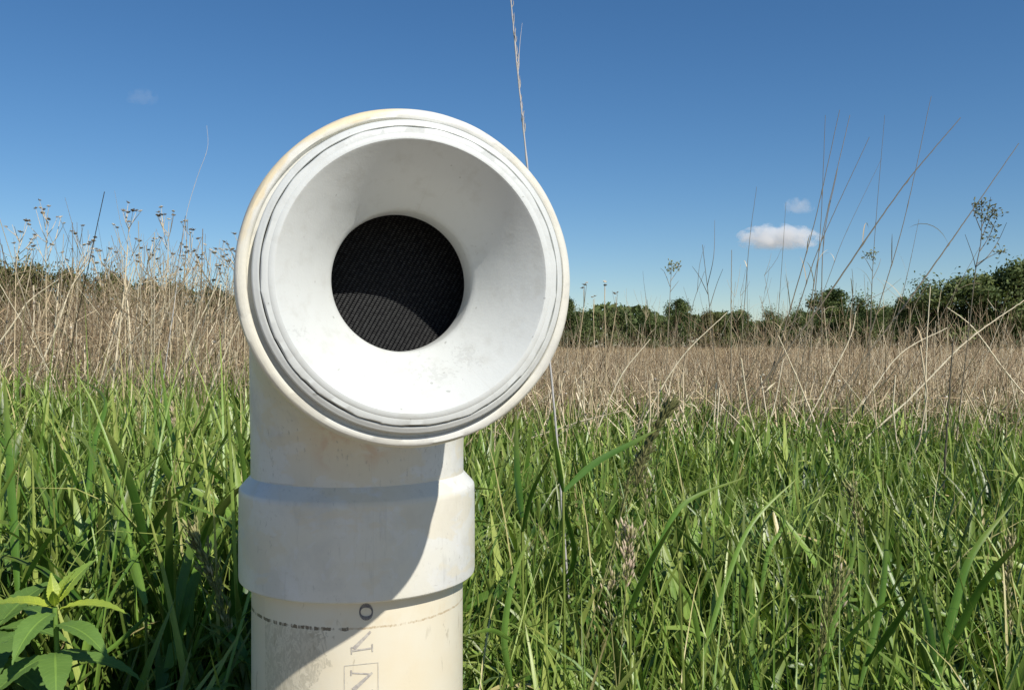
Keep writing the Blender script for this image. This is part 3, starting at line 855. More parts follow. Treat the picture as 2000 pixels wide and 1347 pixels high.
# far wood: one unbroken mass behind the single trees
fw = []
ft = []
nl = 42000
g_ = np.random.default_rng(5)
X_ = g_.uniform(-150, 150, nl); Y_ = 150 + 14 * g_.random(nl)
top = 6.6 + 1.0 * np.sin(X_ * 0.11) + 0.7 * np.sin(X_ * 0.37 + 1) + 0.4 * np.sin(X_ * 0.9)
top = top + np.where(X_ < -35, 3.0 * smoothstep(35, 80, -X_), 0)
Z_ = top * np.sqrt(g_.random(nl)) * 1.0
p = np.stack([X_, Y_, Z_], -1)
nrm = g_.normal(0, 1, (nl, 3)) + np.array([0.2, -0.6, 0.5]); nrm /= np.linalg.norm(nrm, axis=1, keepdims=True)
t1 = np.cross(nrm, g_.normal(0, 1, (nl, 3))); t1 /= np.linalg.norm(t1, axis=1, keepdims=True); t2 = np.cross(nrm, t1)
s_ = (0.35 + 0.35 * g_.random(nl))[:, None]
V = np.stack([p - t1 * s_, p - t2 * s_ * 0.6, p + t1 * s_, p + t2 * s_ * 0.6], 1)
wo = mesh_obj('woods', V, np.arange(nl * 4).reshape(-1, 4), M_LEAF, None, False, {'tint': np.repeat(np.clip(0.5 + 0.3 * np.sin(X_ * 0.5) * np.sin(X_ * 0.13) + 0.15 * g_.normal(0, 1, nl), 0, 1), 4), 'along': np.zeros(nl * 4)})
tag(wo, 'far off green wood closing the horizon behind the single trees', None, None, 'stuff')

# ------------------------------------------------------------------ single tall stems and weeds
def ext(pts, zlow=0.15):
    """carry a measured stem on down towards the ground, straightening up"""
    P = [np.array(p, float) for p in pts]
    d = P[0] - P[1]; d /= np.linalg.norm(d)
    if d[2] > -0.6: d = np.array([d[0] * 0.6, 0, -0.8]); d /= np.linalg.norm(d)
    k = (P[0][2] - zlow) / -d[2]
    mid = P[0] + d * k * 0.5
    end = P[0] + d * k * 0.85; end[2] = 0.0
    return [end, mid] + P

def culm(pxs, Y, r0, label, group, tint=0.4, mat=None, name='tall_grass_stem', cat='stem', dY=0.0):
    pts = [at(x_, y_, Y + dY * i) for i, (x_, y_) in enumerate(pxs)]
    P = ext(pts)
    b = Buf()
    base = P[0].copy()
    S_ = spline(P, 80); rad = np.linspace(r0 * 1.35, r0 * 0.45, 80)
    nd = rng.integers(8, 14) + np.arange(0, 80, 13); nd = nd[nd < 70]
    rad[nd] *= 1.5; S_[1:-1] += rng.normal(0, r0 * 0.12, S_[1:-1].shape)
    tubes(b, S_[None], rad[None], tint, 6)
    rt = empty(name, tuple(base), label, cat, group)
    b.build('culm', mat or M_CULM, rt, True, base)
    if name == 'tall_grass_stem':
        k = nd[(nd > 20) & (S_[nd][:, 2] < EYE + 0.9)][:3]
        if len(k):
            for kk in k:
                b = Buf(); q = lambda lo, hi: np.array([lo + (hi - lo) * rng.random()])
                blades(b, S_[kk][None], q(0.1, 0.24), q(0, 6.3), q(0.15, 0.45), q(0.8, 2.4), np.array([0.0045]), q(0.4, 0.9), 8, cull=False)
                b.build('dry_leaf', M_DRY, rt, True, base)
    return rt, P, base

TS = 'tall leaning grass stems above the meadow'
CU = [
    ([(1545, 598), (1592, 430), (1640, 215)], 4.6, 0.0030, 'stem of the tall bundle that leans right and passes before the small cloud puff'),
    ([(1586, 640), (1603, 440), (1612, 225)], 4.6, 0.0026, 'nearly upright stem on the left of the tall bundle'),
    ([(1570, 690), (1604, 470), (1660, 225)], 4.6, 0.0030, 'stem of the tall bundle bowing gently to the right'),
    ([(1556, 610), (1605, 470), (1698, 268)], 4.6, 0.0028, 'lowest leaning stem of the tall bundle'),
    ([(1605, 700), (1608, 480), (1636, 330)], 4.7, 0.0032, 'short pale stem at the heart of the tall bundle'),
    ([(1612, 560), (1650, 460), (1722, 310)], 5.5, 0.0018, 'faint thin stem just right of the tall bundle'),
    ([(1699, 640), (1708, 470), (1728, 225)], 4.9, 0.0022, 'upright thin stem between the tall bundle and the crossing pair'),
    ([(1716, 600), (1766, 430), (1819, 188)], 4.4, 0.0026, 'steep stem of the crossing pair, tallest at its tip'),
    ([(1618, 575), (1760, 370), (1876, 230)], 3.9, 0.0036, 'thick dark stem leaning far right across the crossing pair'),
    ([(1800, 552), (1893, 420), (1990, 280)], 3.9, 0.0033, 'dark stem leaning up past the dry seed plant to the edge'),
    ([(1452, 620), (1464, 470), (1478, 365)], 5.2, 0.0022, 'thin stem in front of the left end of the cloud'),
    ([(1518, 640), (1529, 490), (1535, 395)], 5.4, 0.0019, 'thin stem in front of the middle of the cloud'),
    ([(1762, 580), (1778, 510), (1795, 428)], 5.2, 0.0020, 'short thin stem under the crossing pair'),
    ([(1428, 760), (1428, 600), (1429, 488)], 3.9, 0.0028, 'straight upright pale stem standing alone in the dip of the treeline'),
    ([(1826, 640), (1870, 560), (1915, 480)], 4.6, 0.0020, 'short leaning stem below the dry seed plant'),
    ([(1662, 640), (1666, 560), (1664, 525)], 4.8, 0.0022, 'short upright stem on the far side of the tall bundle'),
    ([(1770, 660), (1785, 600), (1818, 545)], 4.6, 0.0024, 'short pale leaning stem before the sapling'),
]
for pxs, Y, r0, lab in CU:
    culm(pxs, Y, r0, lab, TS, 0.35 + 0.3 * random.random())
# bare dark branching stems left of these
def branched(pxs, Y, r0, br, label, group, tint=0.3, mat=None, name='dry_weed', heads=None, hs=0.006, cat='dry weed'):
    """stem plus side branches; br = list of pixel polylines starting on the stem; heads = pixel spots carrying a seed head"""
    pts = [at(x_, y_, Y) for x_, y_ in pxs]
    P = ext(pts); base = P[0].copy()
    rt = empty(name, tuple(base), label, cat, group)
    b = Buf(); one_tube(b, P, r0, r0 * 0.4, 20, 6, tint)
    b.build('stem', mat or M_CULM, rt, True, base)
    for q in br:
        k = Buf(); one_tube(k, [at(x_, y_, Y + 0.04 * (i + 1) * random.uniform(-1, 1) * (i > 0)) for i, (x_, y_) in enumerate(q)], r0 * 0.6, r0 * 0.25, 9, 5, tint)
        k.build('branch', mat or M_CULM, rt, True, base)
    for hx, hy in (heads or []):
        hd = button(hs * random.uniform(0.8, 1.25), random.uniform(0.2, 1.0)); hd.parent = rt
        hd.location = Vector(at(hx, hy, Y)) - Vector(base)
        hd.rotation_euler = (random.uniform(-0.5, 0.5), random.uniform(-0.5, 0.5), random.random() * 6)
    return rt

def button_data(seed):
    """flat umbel-like cluster: a handful of small knobs on short rays under one domed top"""
    g_ = np.random.default_rng(seed)
    b = Buf()
    prof = [(0.0, -0.5), (0.35, -0.42), (0.8, -0.1), (1.0, 0.12), (0.85, 0.34), (0.45, 0.46), (0.02, 0.5)]
    a = np.linspace(0, 2 * pi, 9, endpoint=False)
    V = []
    for r, z in prof:
        V.append(np.stack([r * (1 + 0.14 * g_.normal(0, 1, 9)) * np.cos(a), r * (1 + 0.14 * g_.normal(0, 1, 9)) * np.sin(a), np.full(9, z)], -1))
    b.add(np.array(V), grid_faces(1, len(prof), 9, True), 0.5, 0.0)
    n = 22
    p = g_.normal(0, 0.45, (n, 3)); p[:, 2] = np.abs(p[:, 2]) * 0.6 + 0.2
    paths = np.stack([p * 0.5, p, p * 1.35 + np.array([0, 0, 0.15])], 1)
    tubes(b, paths, np.tile(np.array([[0.12, 0.16, 0.02]]), (n, 1)), g_.random(n) * 0.9, 4)
    return b
HEADS = []
for i, tn in enumerate((0.35, 0.6, 0.95)):
    b = button_data(i); b.A = [np.full(len(a_), tn) * 0.8 + 0.2 * a_ for a_ in b.A]
    o_ = b.build('seed_head', M_HEAD); HEADS.append(o_.data); bpy.data.objects.remove(o_)
def button(size, t):
    o_ = bpy.data.objects.new('seed_head', HEADS[0 if t < 0.45 else (1 if t < 0.8 else 2)]); C.objects.link(o_)
    o_.scale = (size, size, size * 0.62)
    return o_

branched([(1392, 660), (1385, 590), (1372, 478)], 4.3, 0.0030, [[(1386, 600), (1400, 555), (1412, 525)], [(1381, 560), (1394, 500), (1396, 430)], [(1383, 575), (1366, 540), (1352, 520)]],
         'dark bare weed with three upright prongs right of the lone tree', 'bare weeds above the meadow')
branched([(1340, 680), (1352, 600), (1376, 530)], 4.8, 0.0024, [[(1350, 610), (1335, 560)], [(1362, 570), (1366, 520), (1376, 480)]],
         'thin crooked weed leaning against the three pronged one', 'bare weeds above the meadow')
# the feathery dry plant on the right
rt = branched([(1893, 640), (1905, 530), (1916, 470), (1918, 388)], 3.6, 0.0032,
         [[(1906, 525), (1900, 500), (1885, 458)], [(1907, 520), (1930, 500), (1950, 470), (1966, 435)], [(1908, 515), (1945, 495), (1968, 488)],
          [(1914, 490), (1930, 465), (1945, 430)], [(1915, 470), (1932, 430), (1945, 400)], [(1917, 445), (1930, 410), (1935, 385)], [(1916, 450), (1906, 425), (1898, 396)]],
         'branched brown seed plant with clustered pods standing before the dark clump', 'seed plants above the meadow', 0.25)
def pods(rt, spots, Y, n, spread, tint, size, name='seed_cluster', mat=None):
    base = np.array(rt.location)
    for (cx_, cy_) in spots:
        c = at(cx_, cy_, Y)
        b = Buf()
        p = c + rng.normal(0, spread, (n, 3))
        d = rng.normal(0, 1, (n, 3)); d[:, 2] = np.abs(d[:, 2]); d /= np.linalg.norm(d, axis=1, keepdims=True)
        P = np.stack([p, p + d * size * 0.5, p + d * size], 1)
        tubes(b, P, np.tile(np.array([[0.25, 0.5, 0.05]]) * size * 0.45, (n, 1)), np.clip(tint + 0.15 * rng.normal(0, 1, n), 0, 1), 4)
        P2 = np.stack([np.broadcast_to(c, p.shape), (p + c) / 2, p], 1)
        tubes(b, P2, np.full((n, 3), 0.0005), 0.2, 3)
        b.build(name, mat or M_PANICLE, rt, True, base)
pods(rt, [(1906, 402), (1919, 398), (1912, 418), (1941, 442), (1934, 462), (1936, 412), (1927, 426), (1955, 492), (1946, 420)], 3.6, 16, 0.014, 0.3, 0.013)
rt = branched([(1700, 660), (1703, 560), (1706, 492)], 4.2, 0.0026, [[(1704, 530), (1690, 505), (1682, 500)], [(1704, 545), (1716, 520), (1720, 505)]], 'small reddish seed plant right of the tall bundle', 'seed plants above the meadow', 0.5)
pods(rt, [(1700, 496), (1708, 492), (1690, 500), (1704, 508)], 4.2, 12, 0.010, 0.5, 0.010)
rt = branched([(1303, 700), (1308, 590), (1312, 512)], 4.0, 0.0024, [[(1309, 560), (1298, 532), (1290, 524)], [(1309, 550), (1324, 528), (1332, 518)], [(1310, 535), (1306, 515)], [(1309, 570), (1326, 548)]], 'pale feathery seed plant beside the lone taller tree', 'seed plants above the meadow', 0.6)
pods(rt, [(1311, 515), (1317, 524), (1305, 526), (1324, 522)], 4.0, 12, 0.009, 0.6, 0.012)
# black stem and pale broken stems low on the right
culm([(1842, 960), (1852, 800), (1862, 655)], 2.3, 0.0034, 'single black weathered stem rising out of the green grass', None, 0.0, name='black_stem')
for pxs, Y, lab in [
    ([(1785, 770), (1890, 665), (2010, 580)], 3.6, 'thick pale stalk leaning low towards the right edge'),
    ([(1602, 850), (1562, 750), (1520, 655)], 3.4, 'pale bent stalk leaning left over the green edge'),
    ([(1480, 880), (1510, 800), (1530, 700)], 3.6, 'pale stalk standing at the green edge'),
    ([(1808, 900), (1809, 700), (1817, 560)], 3.4, 'brightest straight pale stalk before the dark clump'),
    ([(1690, 780), (1760, 690), (1850, 640)], 4.2, 'brown stalk leaning right in the meadow'),
    ([(1960, 720), (1900, 640), (1850, 600)], 3.8, 'pale stalk leaning left below the dark clump'),
    ([(1610, 760), (1660, 660), (1672, 608)], 4.0, 'pale broken stalk before the rounded dark tree'),
    ([(1250, 830), (1330, 700), (1420, 610)], 3.8, 'long pale stalk leaning right under the lone taller tree'),
    ([(1150, 880), (1210, 740), (1270, 662)], 3.6, 'pale stalk leaning right near the pipe mouth'),
    ([(190, 760), (225, 640), (262, 520)], 3.3, 'bright straw stalk leaning right in the tangle'),
    ([(20, 640), (55, 590), (115, 545)], 3.3, 'bright straw stalk at the left edge of the photo'),
    ([(330, 790), (380, 650), (430, 545)], 3.2, 'bright straw stalk leaning towards the pipe mouth'),
    ([(395, 800), (440, 690), (480, 600)], 3.1, 'bright straw stalk ending behind the pipe mouth'),
    ([(228, 690), (240, 590), (250, 480)], 3.3, 'upright straw stalk under the seed heads'),
    ([(110, 640), (140, 560), (180, 505)], 3.4, 'straw stalk crossing the tree with the dented crown'),
]:
    culm(pxs, Y, 0.0038, lab, 'pale straw stalks', 0.92 + 0.08 * random.random(), M_DRY, 'straw_stalk', 'stalk')

# silvery stems
rt, P, base = culm([(1110, 1150), (1082, 790), (1062, 600), (1030, 325), (1012, 150), (998, 0), (985, -160)], 1.55, 0.0018, 'tall silvery stem rising behind the pipe mouth out of the top of the photo', None, 0.8, M_SILVER, 'silvery_stem', 'stem')
b = Buf()
for i in range(70):
    f = random.random(); yy_ = -150 + 420 * f; x_ = np.interp(yy_, [-160, 0, 150, 325], [985, 998, 1012, 1030]); c = at(x_, yy_, 1.55)
    d = np.array([rng.normal(0, 0.0015), rng.normal(0, 0.002), 0.010 + 0.012 * random.random()])
    one_tube(b, [c, c + d * 0.5 + np.array([rng.normal(0, 0.0012), 0, 0]), c + d], 0.0011, 0.0003, 4, 4, random.random())
b.build('husks', M_SILVER, rt, True, base)
b = Buf(); one_tube(b, [at(1012, 150, 1.55), at(1015, 90, 1.56), at(1020, 45, 1.57)], 0.0007, 0.0002, 8, 4, 0.9); b.build('side_shoot', M_SILVER, rt, True, base)
culm([(345, 560), (362, 430), (384, 350), (405, 290), (404, 245)], 2.6, 0.0009, 'thin silvery stem rising above the seed heads at a slant', None, 0.9, M_SILVER, 'silvery_stem', 'stem')

# weeds with button heads, left
random.seed(21)
HW = 'dry weeds with button seed heads'
specs = [
    (90, 560, 95, 420, 3.4, 'tall weed whose flat seed heads reach above the highest olive crown'),
    (30, 600, 40, 445, 3.3, 'weed with small seed heads closest to the left edge'),
    (135, 600, 165, 470, 3.5, 'weed with a pair of seed heads right of the highest olive crown'),
    (200, 620, 205, 500, 3.6, 'low weed with few seed heads between two taller clumps'),
    (245, 640, 252, 425, 3.4, 'tall slim weed with a loose spray of seed heads'),
    (280, 640, 290, 480, 3.5, 'weed with crowded heads left of the silvery stem'),
    (315, 640, 330, 420, 3.4, 'bushiest weed, its heads just left of the silvery stem'),
    (365, 640, 372, 440, 3.3, 'weed with heads mingling with the silvery stem'),
    (405, 650, 412, 480, 3.3, 'weed of many fine prongs right of the silvery stem'),
    (440, 640, 448, 500, 3.2, 'weed with heads left of the pipe mouth'),
    (478, 640, 470, 470, 3.2, 'weed with dark heads touching the rim of the pipe mouth'),
]
for (x0, y0, x1, y1, Y, lab) in specs:
    pxs = [(x0, y0), ((x0 + x1) / 2 + random.uniform(-4, 4), (y0 + y1) / 2), (x1, y1 + 12)]
    br, hd = [], [(x1, y1 + 8)]
    for k in range(9):
        f = random.uniform(0.25, 0.95); sx = x0 + (x1 - x0) * f; sy = y0 + (y1 - y0) * f
        dx = random.choice((-1, 1)) * random.uniform(8, 34) * (1.25 - 0.5 * f); dy = -random.uniform(25, 70) * (1.2 - 0.4 * f)
        ex, ey = sx + dx, max(sy + dy, y1 - 12)
        br.append([(sx, sy), (sx + dx * 0.5, sy + (ey - sy) * 0.38), (ex, ey)])
        if random.random() < 0.85: hd.append((ex, ey - 2))
        if random.random() < 0.55:
            ex2, ey2 = ex + random.uniform(-14, 14), ey - random.uniform(-8, 16)
            br.append([(sx + dx * 0.5, sy + (ey - sy) * 0.38), (ex2, ey2)]); hd.append((ex2, ey2 - 2))
    branched(pxs, Y, 0.0026, br, lab, HW, 0.75, M_DRY, 'seed_head_weed', hd, 0.0072, 'dry weed')
# few short ones right of the mouth
for (x0, y0, x1, y1, Y, lab, hd) in [
    (1135, 640, 1140, 560, 3.2, 'weed with three stacked small heads right beside the pipe mouth', [(1138, 562), (1142, 556), (1146, 552)]),
    (1182, 640, 1181, 552, 3.3, 'weed with a single pale head second from the pipe mouth', [(1181, 550), (1182, 557)]),
    (1198, 640, 1203, 575, 3.4, 'weed with two tiny dark heads third from the pipe mouth', [(1200, 573), (1206, 571)]),
    (1160, 650, 1159, 580, 3.6, 'short weed with flat dark heads between its neighbours by the pipe mouth', [(1157, 580), (1162, 578)]),
]:
    branched([(x0, y0), (x1, (y0 + y1) / 2), (x1, y1 + 4)], Y, 0.0022, [[(x1, (y0 + y1) / 2), (h_[0], h_[1] + 3)] for h_ in hd[1:]], lab, 'dry weeds right of the pipe mouth', 0.6, M_DRY, 'seed_head_weed', hd, 0.0065, 'dry weed')

# many small distant bare weeds poking above the meadow: part of the dry mass
wb = Buf()
n_ = 950
x, y = scatter(n_, 4.5, 13, spread=0.58, power=1.0)
k = (x / y > 0.04) | (x / y < -0.3); x, y = x[k], y[k]; n_ = len(x)
H = 1.18 + np.abs(rng.normal(0, 0.19, n_)) + np.where(x / y < -0.3, 0.12, 0)
P, D = curve_paths(np.stack([x, y, 0 * x + 0.3], -1), H - 0.3, rng.random(n_) * 2 * pi, np.abs(rng.normal(0, 0.1, n_)), np.abs(rng.normal(0, 0.2, n_)), 5)
tubes(wb, P, 0.0022 * np.linspace(1, 0.4, 6)[None] * np.ones((n_, 1)), rng.random(n_), 3)
for kk in range(6):
    i = rng.integers(3, 6, n_); p0 = P[np.arange(n_), i] - 0.1 * rng.random((n_, 1)) * np.array([0, 0, 1])
    th = 0.2 + 0.6 * rng.random(n_)
    q, D = curve_paths(p0, 0.06 + 0.16 * rng.random(n_), rng.random(n_) * 2 * pi, th, th * 0.4, 3)
    tubes(wb, q, 0.0012 * np.array([1, 0.8, 0.6, 0.4])[None] * np.ones((n_, 1)), rng.random(n_), 3)
wbo = wb.build('weeds', M_DRY)
tag(wbo, 'bare thin weed tops poking above the dead meadow', None, None, 'stuff')
# pale dead flower heads scattered through the dry band
hb = Buf()
n_ = 900
x, y = scatter(n_, 3.4, 10, power=1.0)
p = np.stack([x, y, dry_height(x, y) * (0.78 + 0.3 * rng.random(n_))], -1)
d = rng.normal(0, 0.4, (n_, 3)) + np.array([0, 0, 1]); d /= np.linalg.norm(d, axis=1, keepdims=True)
s_ = (0.004 + 0.005 * rng.random(n_))
tubes(hb, np.stack([p, p + d * s_[:, None] * 0.5, p + d * s_[:, None]], 1), s_[:, None] * np.array([[0.3, 1.0, 0.5]]), np.clip(0.5 + 0.5 * rng.random(n_), 0, 1), 6)
ho = hb.build('flower_litter', M_HEAD)
tag(ho, 'tiny pale dead flower heads scattered through the dry stalks', None, None, 'stuff')

# ------------------------------------------------------------------ near green plants
def leaf_broad(c, az, pitch, L, W, droop, tint, nseg=12, nw=6):
    """lance leaf with toothed edge, folded along the midrib, drooping; returns vertex grid"""
    t = np.linspace(0, 1, nseg * 2 + 1); ww = W * 0.5 * (np.sin(pi * np.clip(t, 0, 1) ** 0.68) ** 1.25) + 0.0006
    tooth = 1 + 0.09 * (np.arange(len(t)) % 2)
    pit = pitch - droop * t
    ds = L / (len(t) - 1)
    hx = np.cumsum(np.cos(pit)) * ds; hz = np.cumsum(np.sin(pit)) * ds
    d = np.array([cos(az), sin(az), 0]); s = np.array([-sin(az), cos(az), 0])
    P = c + hx[:, None] * d + hz[:, None] * np.array([0, 0, 1.0])
    u = np.linspace(-1, 1, nw + 1)
    nrm = np.stack([-np.sin(pit) * d[0], -np.sin(pit) * d[1], np.cos(pit)], -1)
    wv = (ww * tooth)[:, None] * u[None]
    vein = 0.0006 * np.sin(t * 60)[:, None] * np.abs(u)[None]
    fold = 0.30 * np.abs(wv) + vein - 0.16 * wv ** 2 / max(W, 1e-3)
    V = P[:, None] + wv[..., None] * s + fold[..., None] * nrm[:, None]
    tt = np.broadcast_to(t[:, None], V.shape[:2])
    tn = np.clip(tint + 0.5 * (1 - tt) ** 3 * (tint > 0.55), 0, 1)
    return V, tn, tt

def leafy(px, py, Y, label, leaves, stem_to=0.4):
    top = at(px, py, Y); base = np.array([top[0] + 0.01, top[1] + 0.03, 0.0])
    rt = empty('leafy_plant', tuple(base), label, 'plant')
    b = Buf(); one_tube(b, [base, (base + top) / 2 + np.array([0.01, 0, 0]), top], 0.0032, 0.0022, 12, 7, 0.4); b.build('stem', M_BROAD, rt, True, base)
    for (dz, az, pit, L, W, dr, tn) in leaves:
        b = Buf(); V_, tn_, tt_ = leaf_broad(top - np.array([0, 0, dz]), R(az), R(pit), L, W, dr, tn)
        b.add(V_, grid_faces(1, V_.shape[0], V_.shape[1], False), tn_, tt_)
        b.X[-1] = np.tile(np.abs(np.linspace(-1, 1, V_.shape[1])), V_.shape[0])
        b.build('leaf', M_BROAD, rt, True, base)
    return rt
leafy(107, 1185, 0.80, 'broad leaved green plant with toothed pointed leaves and yellow green tip', [
    (0.002, 185, 24, 0.075, 0.022, 1.0, 0.75), (0.004, 2, 22, 0.066, 0.020, 0.9, 0.75), (0.005, 262, 5, 0.062, 0.024, 1.1, 0.5),
    (0.000, 62, 55, 0.055, 0.020, 0.6, 0.6), (0.000, 30, 70, 0.034, 0.010, 0.3, 0.85), (0.0, 130, 70, 0.030, 0.010, 0.2, 0.85), (0.0, 290, 60, 0.022, 0.007, 0.3, 0.9),
    (0.016, -30, 12, 0.078, 0.022, 0.9, 0.45), (0.018, 208, 2, 0.070, 0.021, 0.8, 0.4), (0.020, 140, 22, 0.07, 0.021, 0.6, 0.4),
    (0.040, -62, 5, 0.075, 0.024, 0.9, 0.4), (0.042, 238, 0, 0.075, 0.024, 0.9, 0.35), (0.05, 80, 5, 0.08, 0.025, 0.8, 0.4), (0.048, 8, 8, 0.08, 0.024, 0.9, 0.4)])
leafy(-10, 1230, 0.90, 'second broad leaved plant with dark leaves cut by the left edge', [
    (0.0, 10, 10, 0.075, 0.034, 0.9, 0.35), (0.0, 300, 0, 0.08, 0.034, 0.8, 0.3), (0.0, 70, 40, 0.08, 0.034, 0.6, 0.3), (0.01, 200, 20, 0.07, 0.03, 0.8, 0.3), (0.03, -20, -5, 0.09, 0.036, 0.8, 0.3)])
leafy(60, 1075, 1.15, 'leafy plant with greyish leaves standing behind the yellow tipped one', [
    (0.0, 200, 15, 0.10, 0.036, 0.9, 0.3), (0.0, 20, 20, 0.09, 0.034, 0.9, 0.35), (0.0, 270, 10, 0.09, 0.034, 0.9, 0.4), (0.0, 80, 60, 0.06, 0.02, 0.5, 0.6), (0.03, 320, 5, 0.1, 0.04, 0.8, 0.3), (0.03, 150, 5, 0.1, 0.04, 0.8, 0.3)])

def panicle(pxs, Y, label, n, spread, tint, size, tfun=None, comp=1.0):
    """flowering grass: stem plus a plume of spikelets along its end"""
    pts = [at(x_, y_, Y) for x_, y_ in pxs]
    P = ext(pts); base = P[0].copy()
    rt = empty('flowering_grass', tuple(base), label, 'grass plant', 'grass plants in flower')
    b = Buf(); one_tube(b, P, 0.0012, 0.0005, 26, 5, 0.6); b.build('stem', M_PANICLE, rt, True, base)
    S = spline(pts, 60); b = Buf()
    u = rng.random(n) ** 0.9; idx = np.clip((u * 59).astype(int), 0, 58)
    c = S[idx]; ax = S[idx + 1] - S[idx]; ax /= np.linalg.norm(ax, axis=1, keepdims=True)
    side = rng.normal(0, 1, (n, 3)); side /= np.linalg.norm(side, axis=1, keepdims=True)
    env = spread * np.sin(np.clip(0.12 + 0.86 * u, 0, 1) * pi) ** 0.7 * rng.random(n)
    tip = c + side * env[:, None] + ax * (env * 1.6 * comp)[:, None]
    d = ax * 0.9 + side * 0.35; d /= np.linalg.norm(d, axis=1, keepdims=True)
    sz_ = size * (0.7 + 0.6 * rng.random(n))
    tubes(b, np.stack([tip, tip + d * sz_[:, None] * 0.5, tip + d * sz_[:, None]], 1), sz_[:, None] * np.array([[0.06, 0.17, 0.02]]), np.clip(tint + 0.14 * rng.normal(0, 1, n), 0, 1), 4)
    tubes(b, np.stack([c, (c + tip) / 2 + ax * 0.001, tip], 1), np.full((n, 3), 0.00022), 0.5, 3)
    b.build('plume', M_PANICLE, rt, True, base)
    return rt
panicle([(1238, 960), (1262, 880), (1292, 820), (1312, 792)], 1.25, 'dark brown plume leaning right at the top of the green grass', 190, 0.0075, 0.3, 0.011, comp=2)
panicle([(1212, 1010), (1232, 930), (1262, 880)], 1.3, 'brownish plume hanging below the dark one', 130, 0.018, 0.4, 0.007)
panicle([(1222, 1150), (1226, 1090), (1232, 1040)], 1.05, 'pink white flowering plume in the middle of the green grass', 110, 0.020, 0.92, 0.0085)
panicle([(1195, 1240), (1190, 1180), (1200, 1130)], 1.05, 'small pale plume just under the pink white one', 50, 0.018, 0.8, 0.007)
panicle([(1262, 1010), (1258, 950), (1248, 900)], 1.3, 'thin pale plume between the dark and the pink white one', 90, 0.028, 0.75, 0.006)
panicle([(455, 1260), (425, 1160), (395, 1085), (382, 1050)], 0.9, 'olive drooping plume left of the pipe collar', 200, 0.012, 0.6, 0.008, comp=2)
panicle([(1690, 1060), (1672, 1000), (1662, 960)], 1.5, 'yellow green plume in the right hand grass', 150, 0.012, 0.7, 0.008, comp=2)
panicle([(1975, 1250), (1968, 1130), (1975, 1050)], 1.1, 'narrow yellow green plume at the right edge', 150, 0.008, 0.7, 0.008, comp=2)
panicle([(1590, 1340), (1610, 1230), (1640, 1120)], 1.0, 'loose olive plume at the foot of the photo', 110, 0.018, 0.6, 0.008, comp=2)
panicle([(345, 960), (340, 860), (336, 790)], 1.6, 'narrow yellow spike among the left hand grass', 130, 0.006, 0.72, 0.009, comp=2)
panicle([(275, 900), (272, 820), (268, 770)], 1.7, 'short yellow green spike left of the narrow one', 110, 0.006, 0.7, 0.009, comp=2)

# single broad grass leaves standing out of the mass
def big_grass(leaves, Y, label, stem=None, tint=0.5):
    """leaves: list of (pixel polyline, width m)"""
    Y = Y * 1.07
    p0 = at(*leaves[0][0][0], Y); base = np.array([p0[0], p0[1], 0.0])
    rt = empty('grass_plant', tuple(base), label, 'grass plant', 'single broad grass plants')
    b = Buf(); one_tube(b, [base, (base + p0) / 2 + np.array([0.004, 0, 0]), p0], 0.0022, 0.0016, 12, 6, 0.55); b.build('stem', M_GRASS, rt, True, base)
    for j, (poly, W) in enumerate(leaves):
        pts = [at(x_, y_, Y + 0.05 * i * (-1) ** j) for i, (x_, y_) in enumerate(poly)]
        S = spline(pts, 22); t = np.linspace(0, 1, 22)
        D = np.gradient(S, axis=0); D /= np.linalg.norm(D, axis=1, keepdims=True)
        view = S - np.array([0, 0, EYE]); view /= np.linalg.norm(view, axis=1, keepdims=True)
        sd = np.cross(D, view + np.array([0.35 * (-1) ** j, 0, 0.25])); sd /= np.linalg.norm(sd, axis=1, keepdims=True)
        up = np.cross(sd, D)
        ww = (W * 0.32 * leaf_width(t))[:, None]
        V = np.stack([S - sd * ww, S - sd * ww * 0.5 - up * ww * 0.12, S - up * ww * 0.22, S + sd * ww * 0.5 - up * ww * 0.12, S + sd * ww], 1)
        b = Buf(); b.add(V, grid_faces(1, 22, 5, False), float(np.clip(tint + random.uniform(-0.12, 0.12), 0, 0.9)), np.repeat(t[:, None], 5, 1), 5)
        b.build('leaf', M_GRASS, rt, True, base)
big_grass([([(1100, 960), (1160, 905), (1240, 862), (1285, 838)], 0.013), ([(1100, 960), (1090, 900), (1075, 800)], 0.010), ([(1100, 980), (1120, 1100), (1060, 1180)], 0.011)], 1.0, 'grass plant with a wide dark leaf reaching right towards the dark plume', tint=0.3)
big_grass([([(1230, 1180), (1290, 1060), (1340, 980), (1460, 930)], 0.012), ([(1225, 1200), (1270, 1100), (1320, 1010)], 0.012)], 0.95, 'grass plant with long arching leaves right of the pink white plume', tint=0.5)
big_grass([([(1020, 1010), (1010, 920), (1008, 800)], 0.016), ([(1020, 1040), (1040, 960), (1080, 880)], 0.010)], 1.0, 'grass plant with a wide upright leaf beside the elbow', tint=0.35)
big_grass([([(1000, 1340), (985, 1240), (1005, 1120), (1040, 1040)], 0.012), ([(1000, 1250), (960, 1230), (908, 1240)], 0.007)], 0.8, 'grass plant with one leaf touching the lower pipe', tint=0.5)
big_grass([([(1680, 1340), (1720, 1180), (1730, 1080), (1735, 980)], 0.012), ([(1690, 1300), (1760, 1200), (1800, 1120)], 0.012)], 0.9, 'grass plant with two dark upright leaves low in the right hand grass', tint=0.35)
big_grass([([(1830, 1340), (1860, 1200), (1900, 1080), (1980, 980)], 0.016), ([(1840, 1300), (1920, 1140), (2010, 1040)], 0.014), ([(1830, 1320), (1810, 1200), (1780, 1100)], 0.012)], 0.9, 'largest grass plant with wide dark leaves near the right edge', tint=0.3)
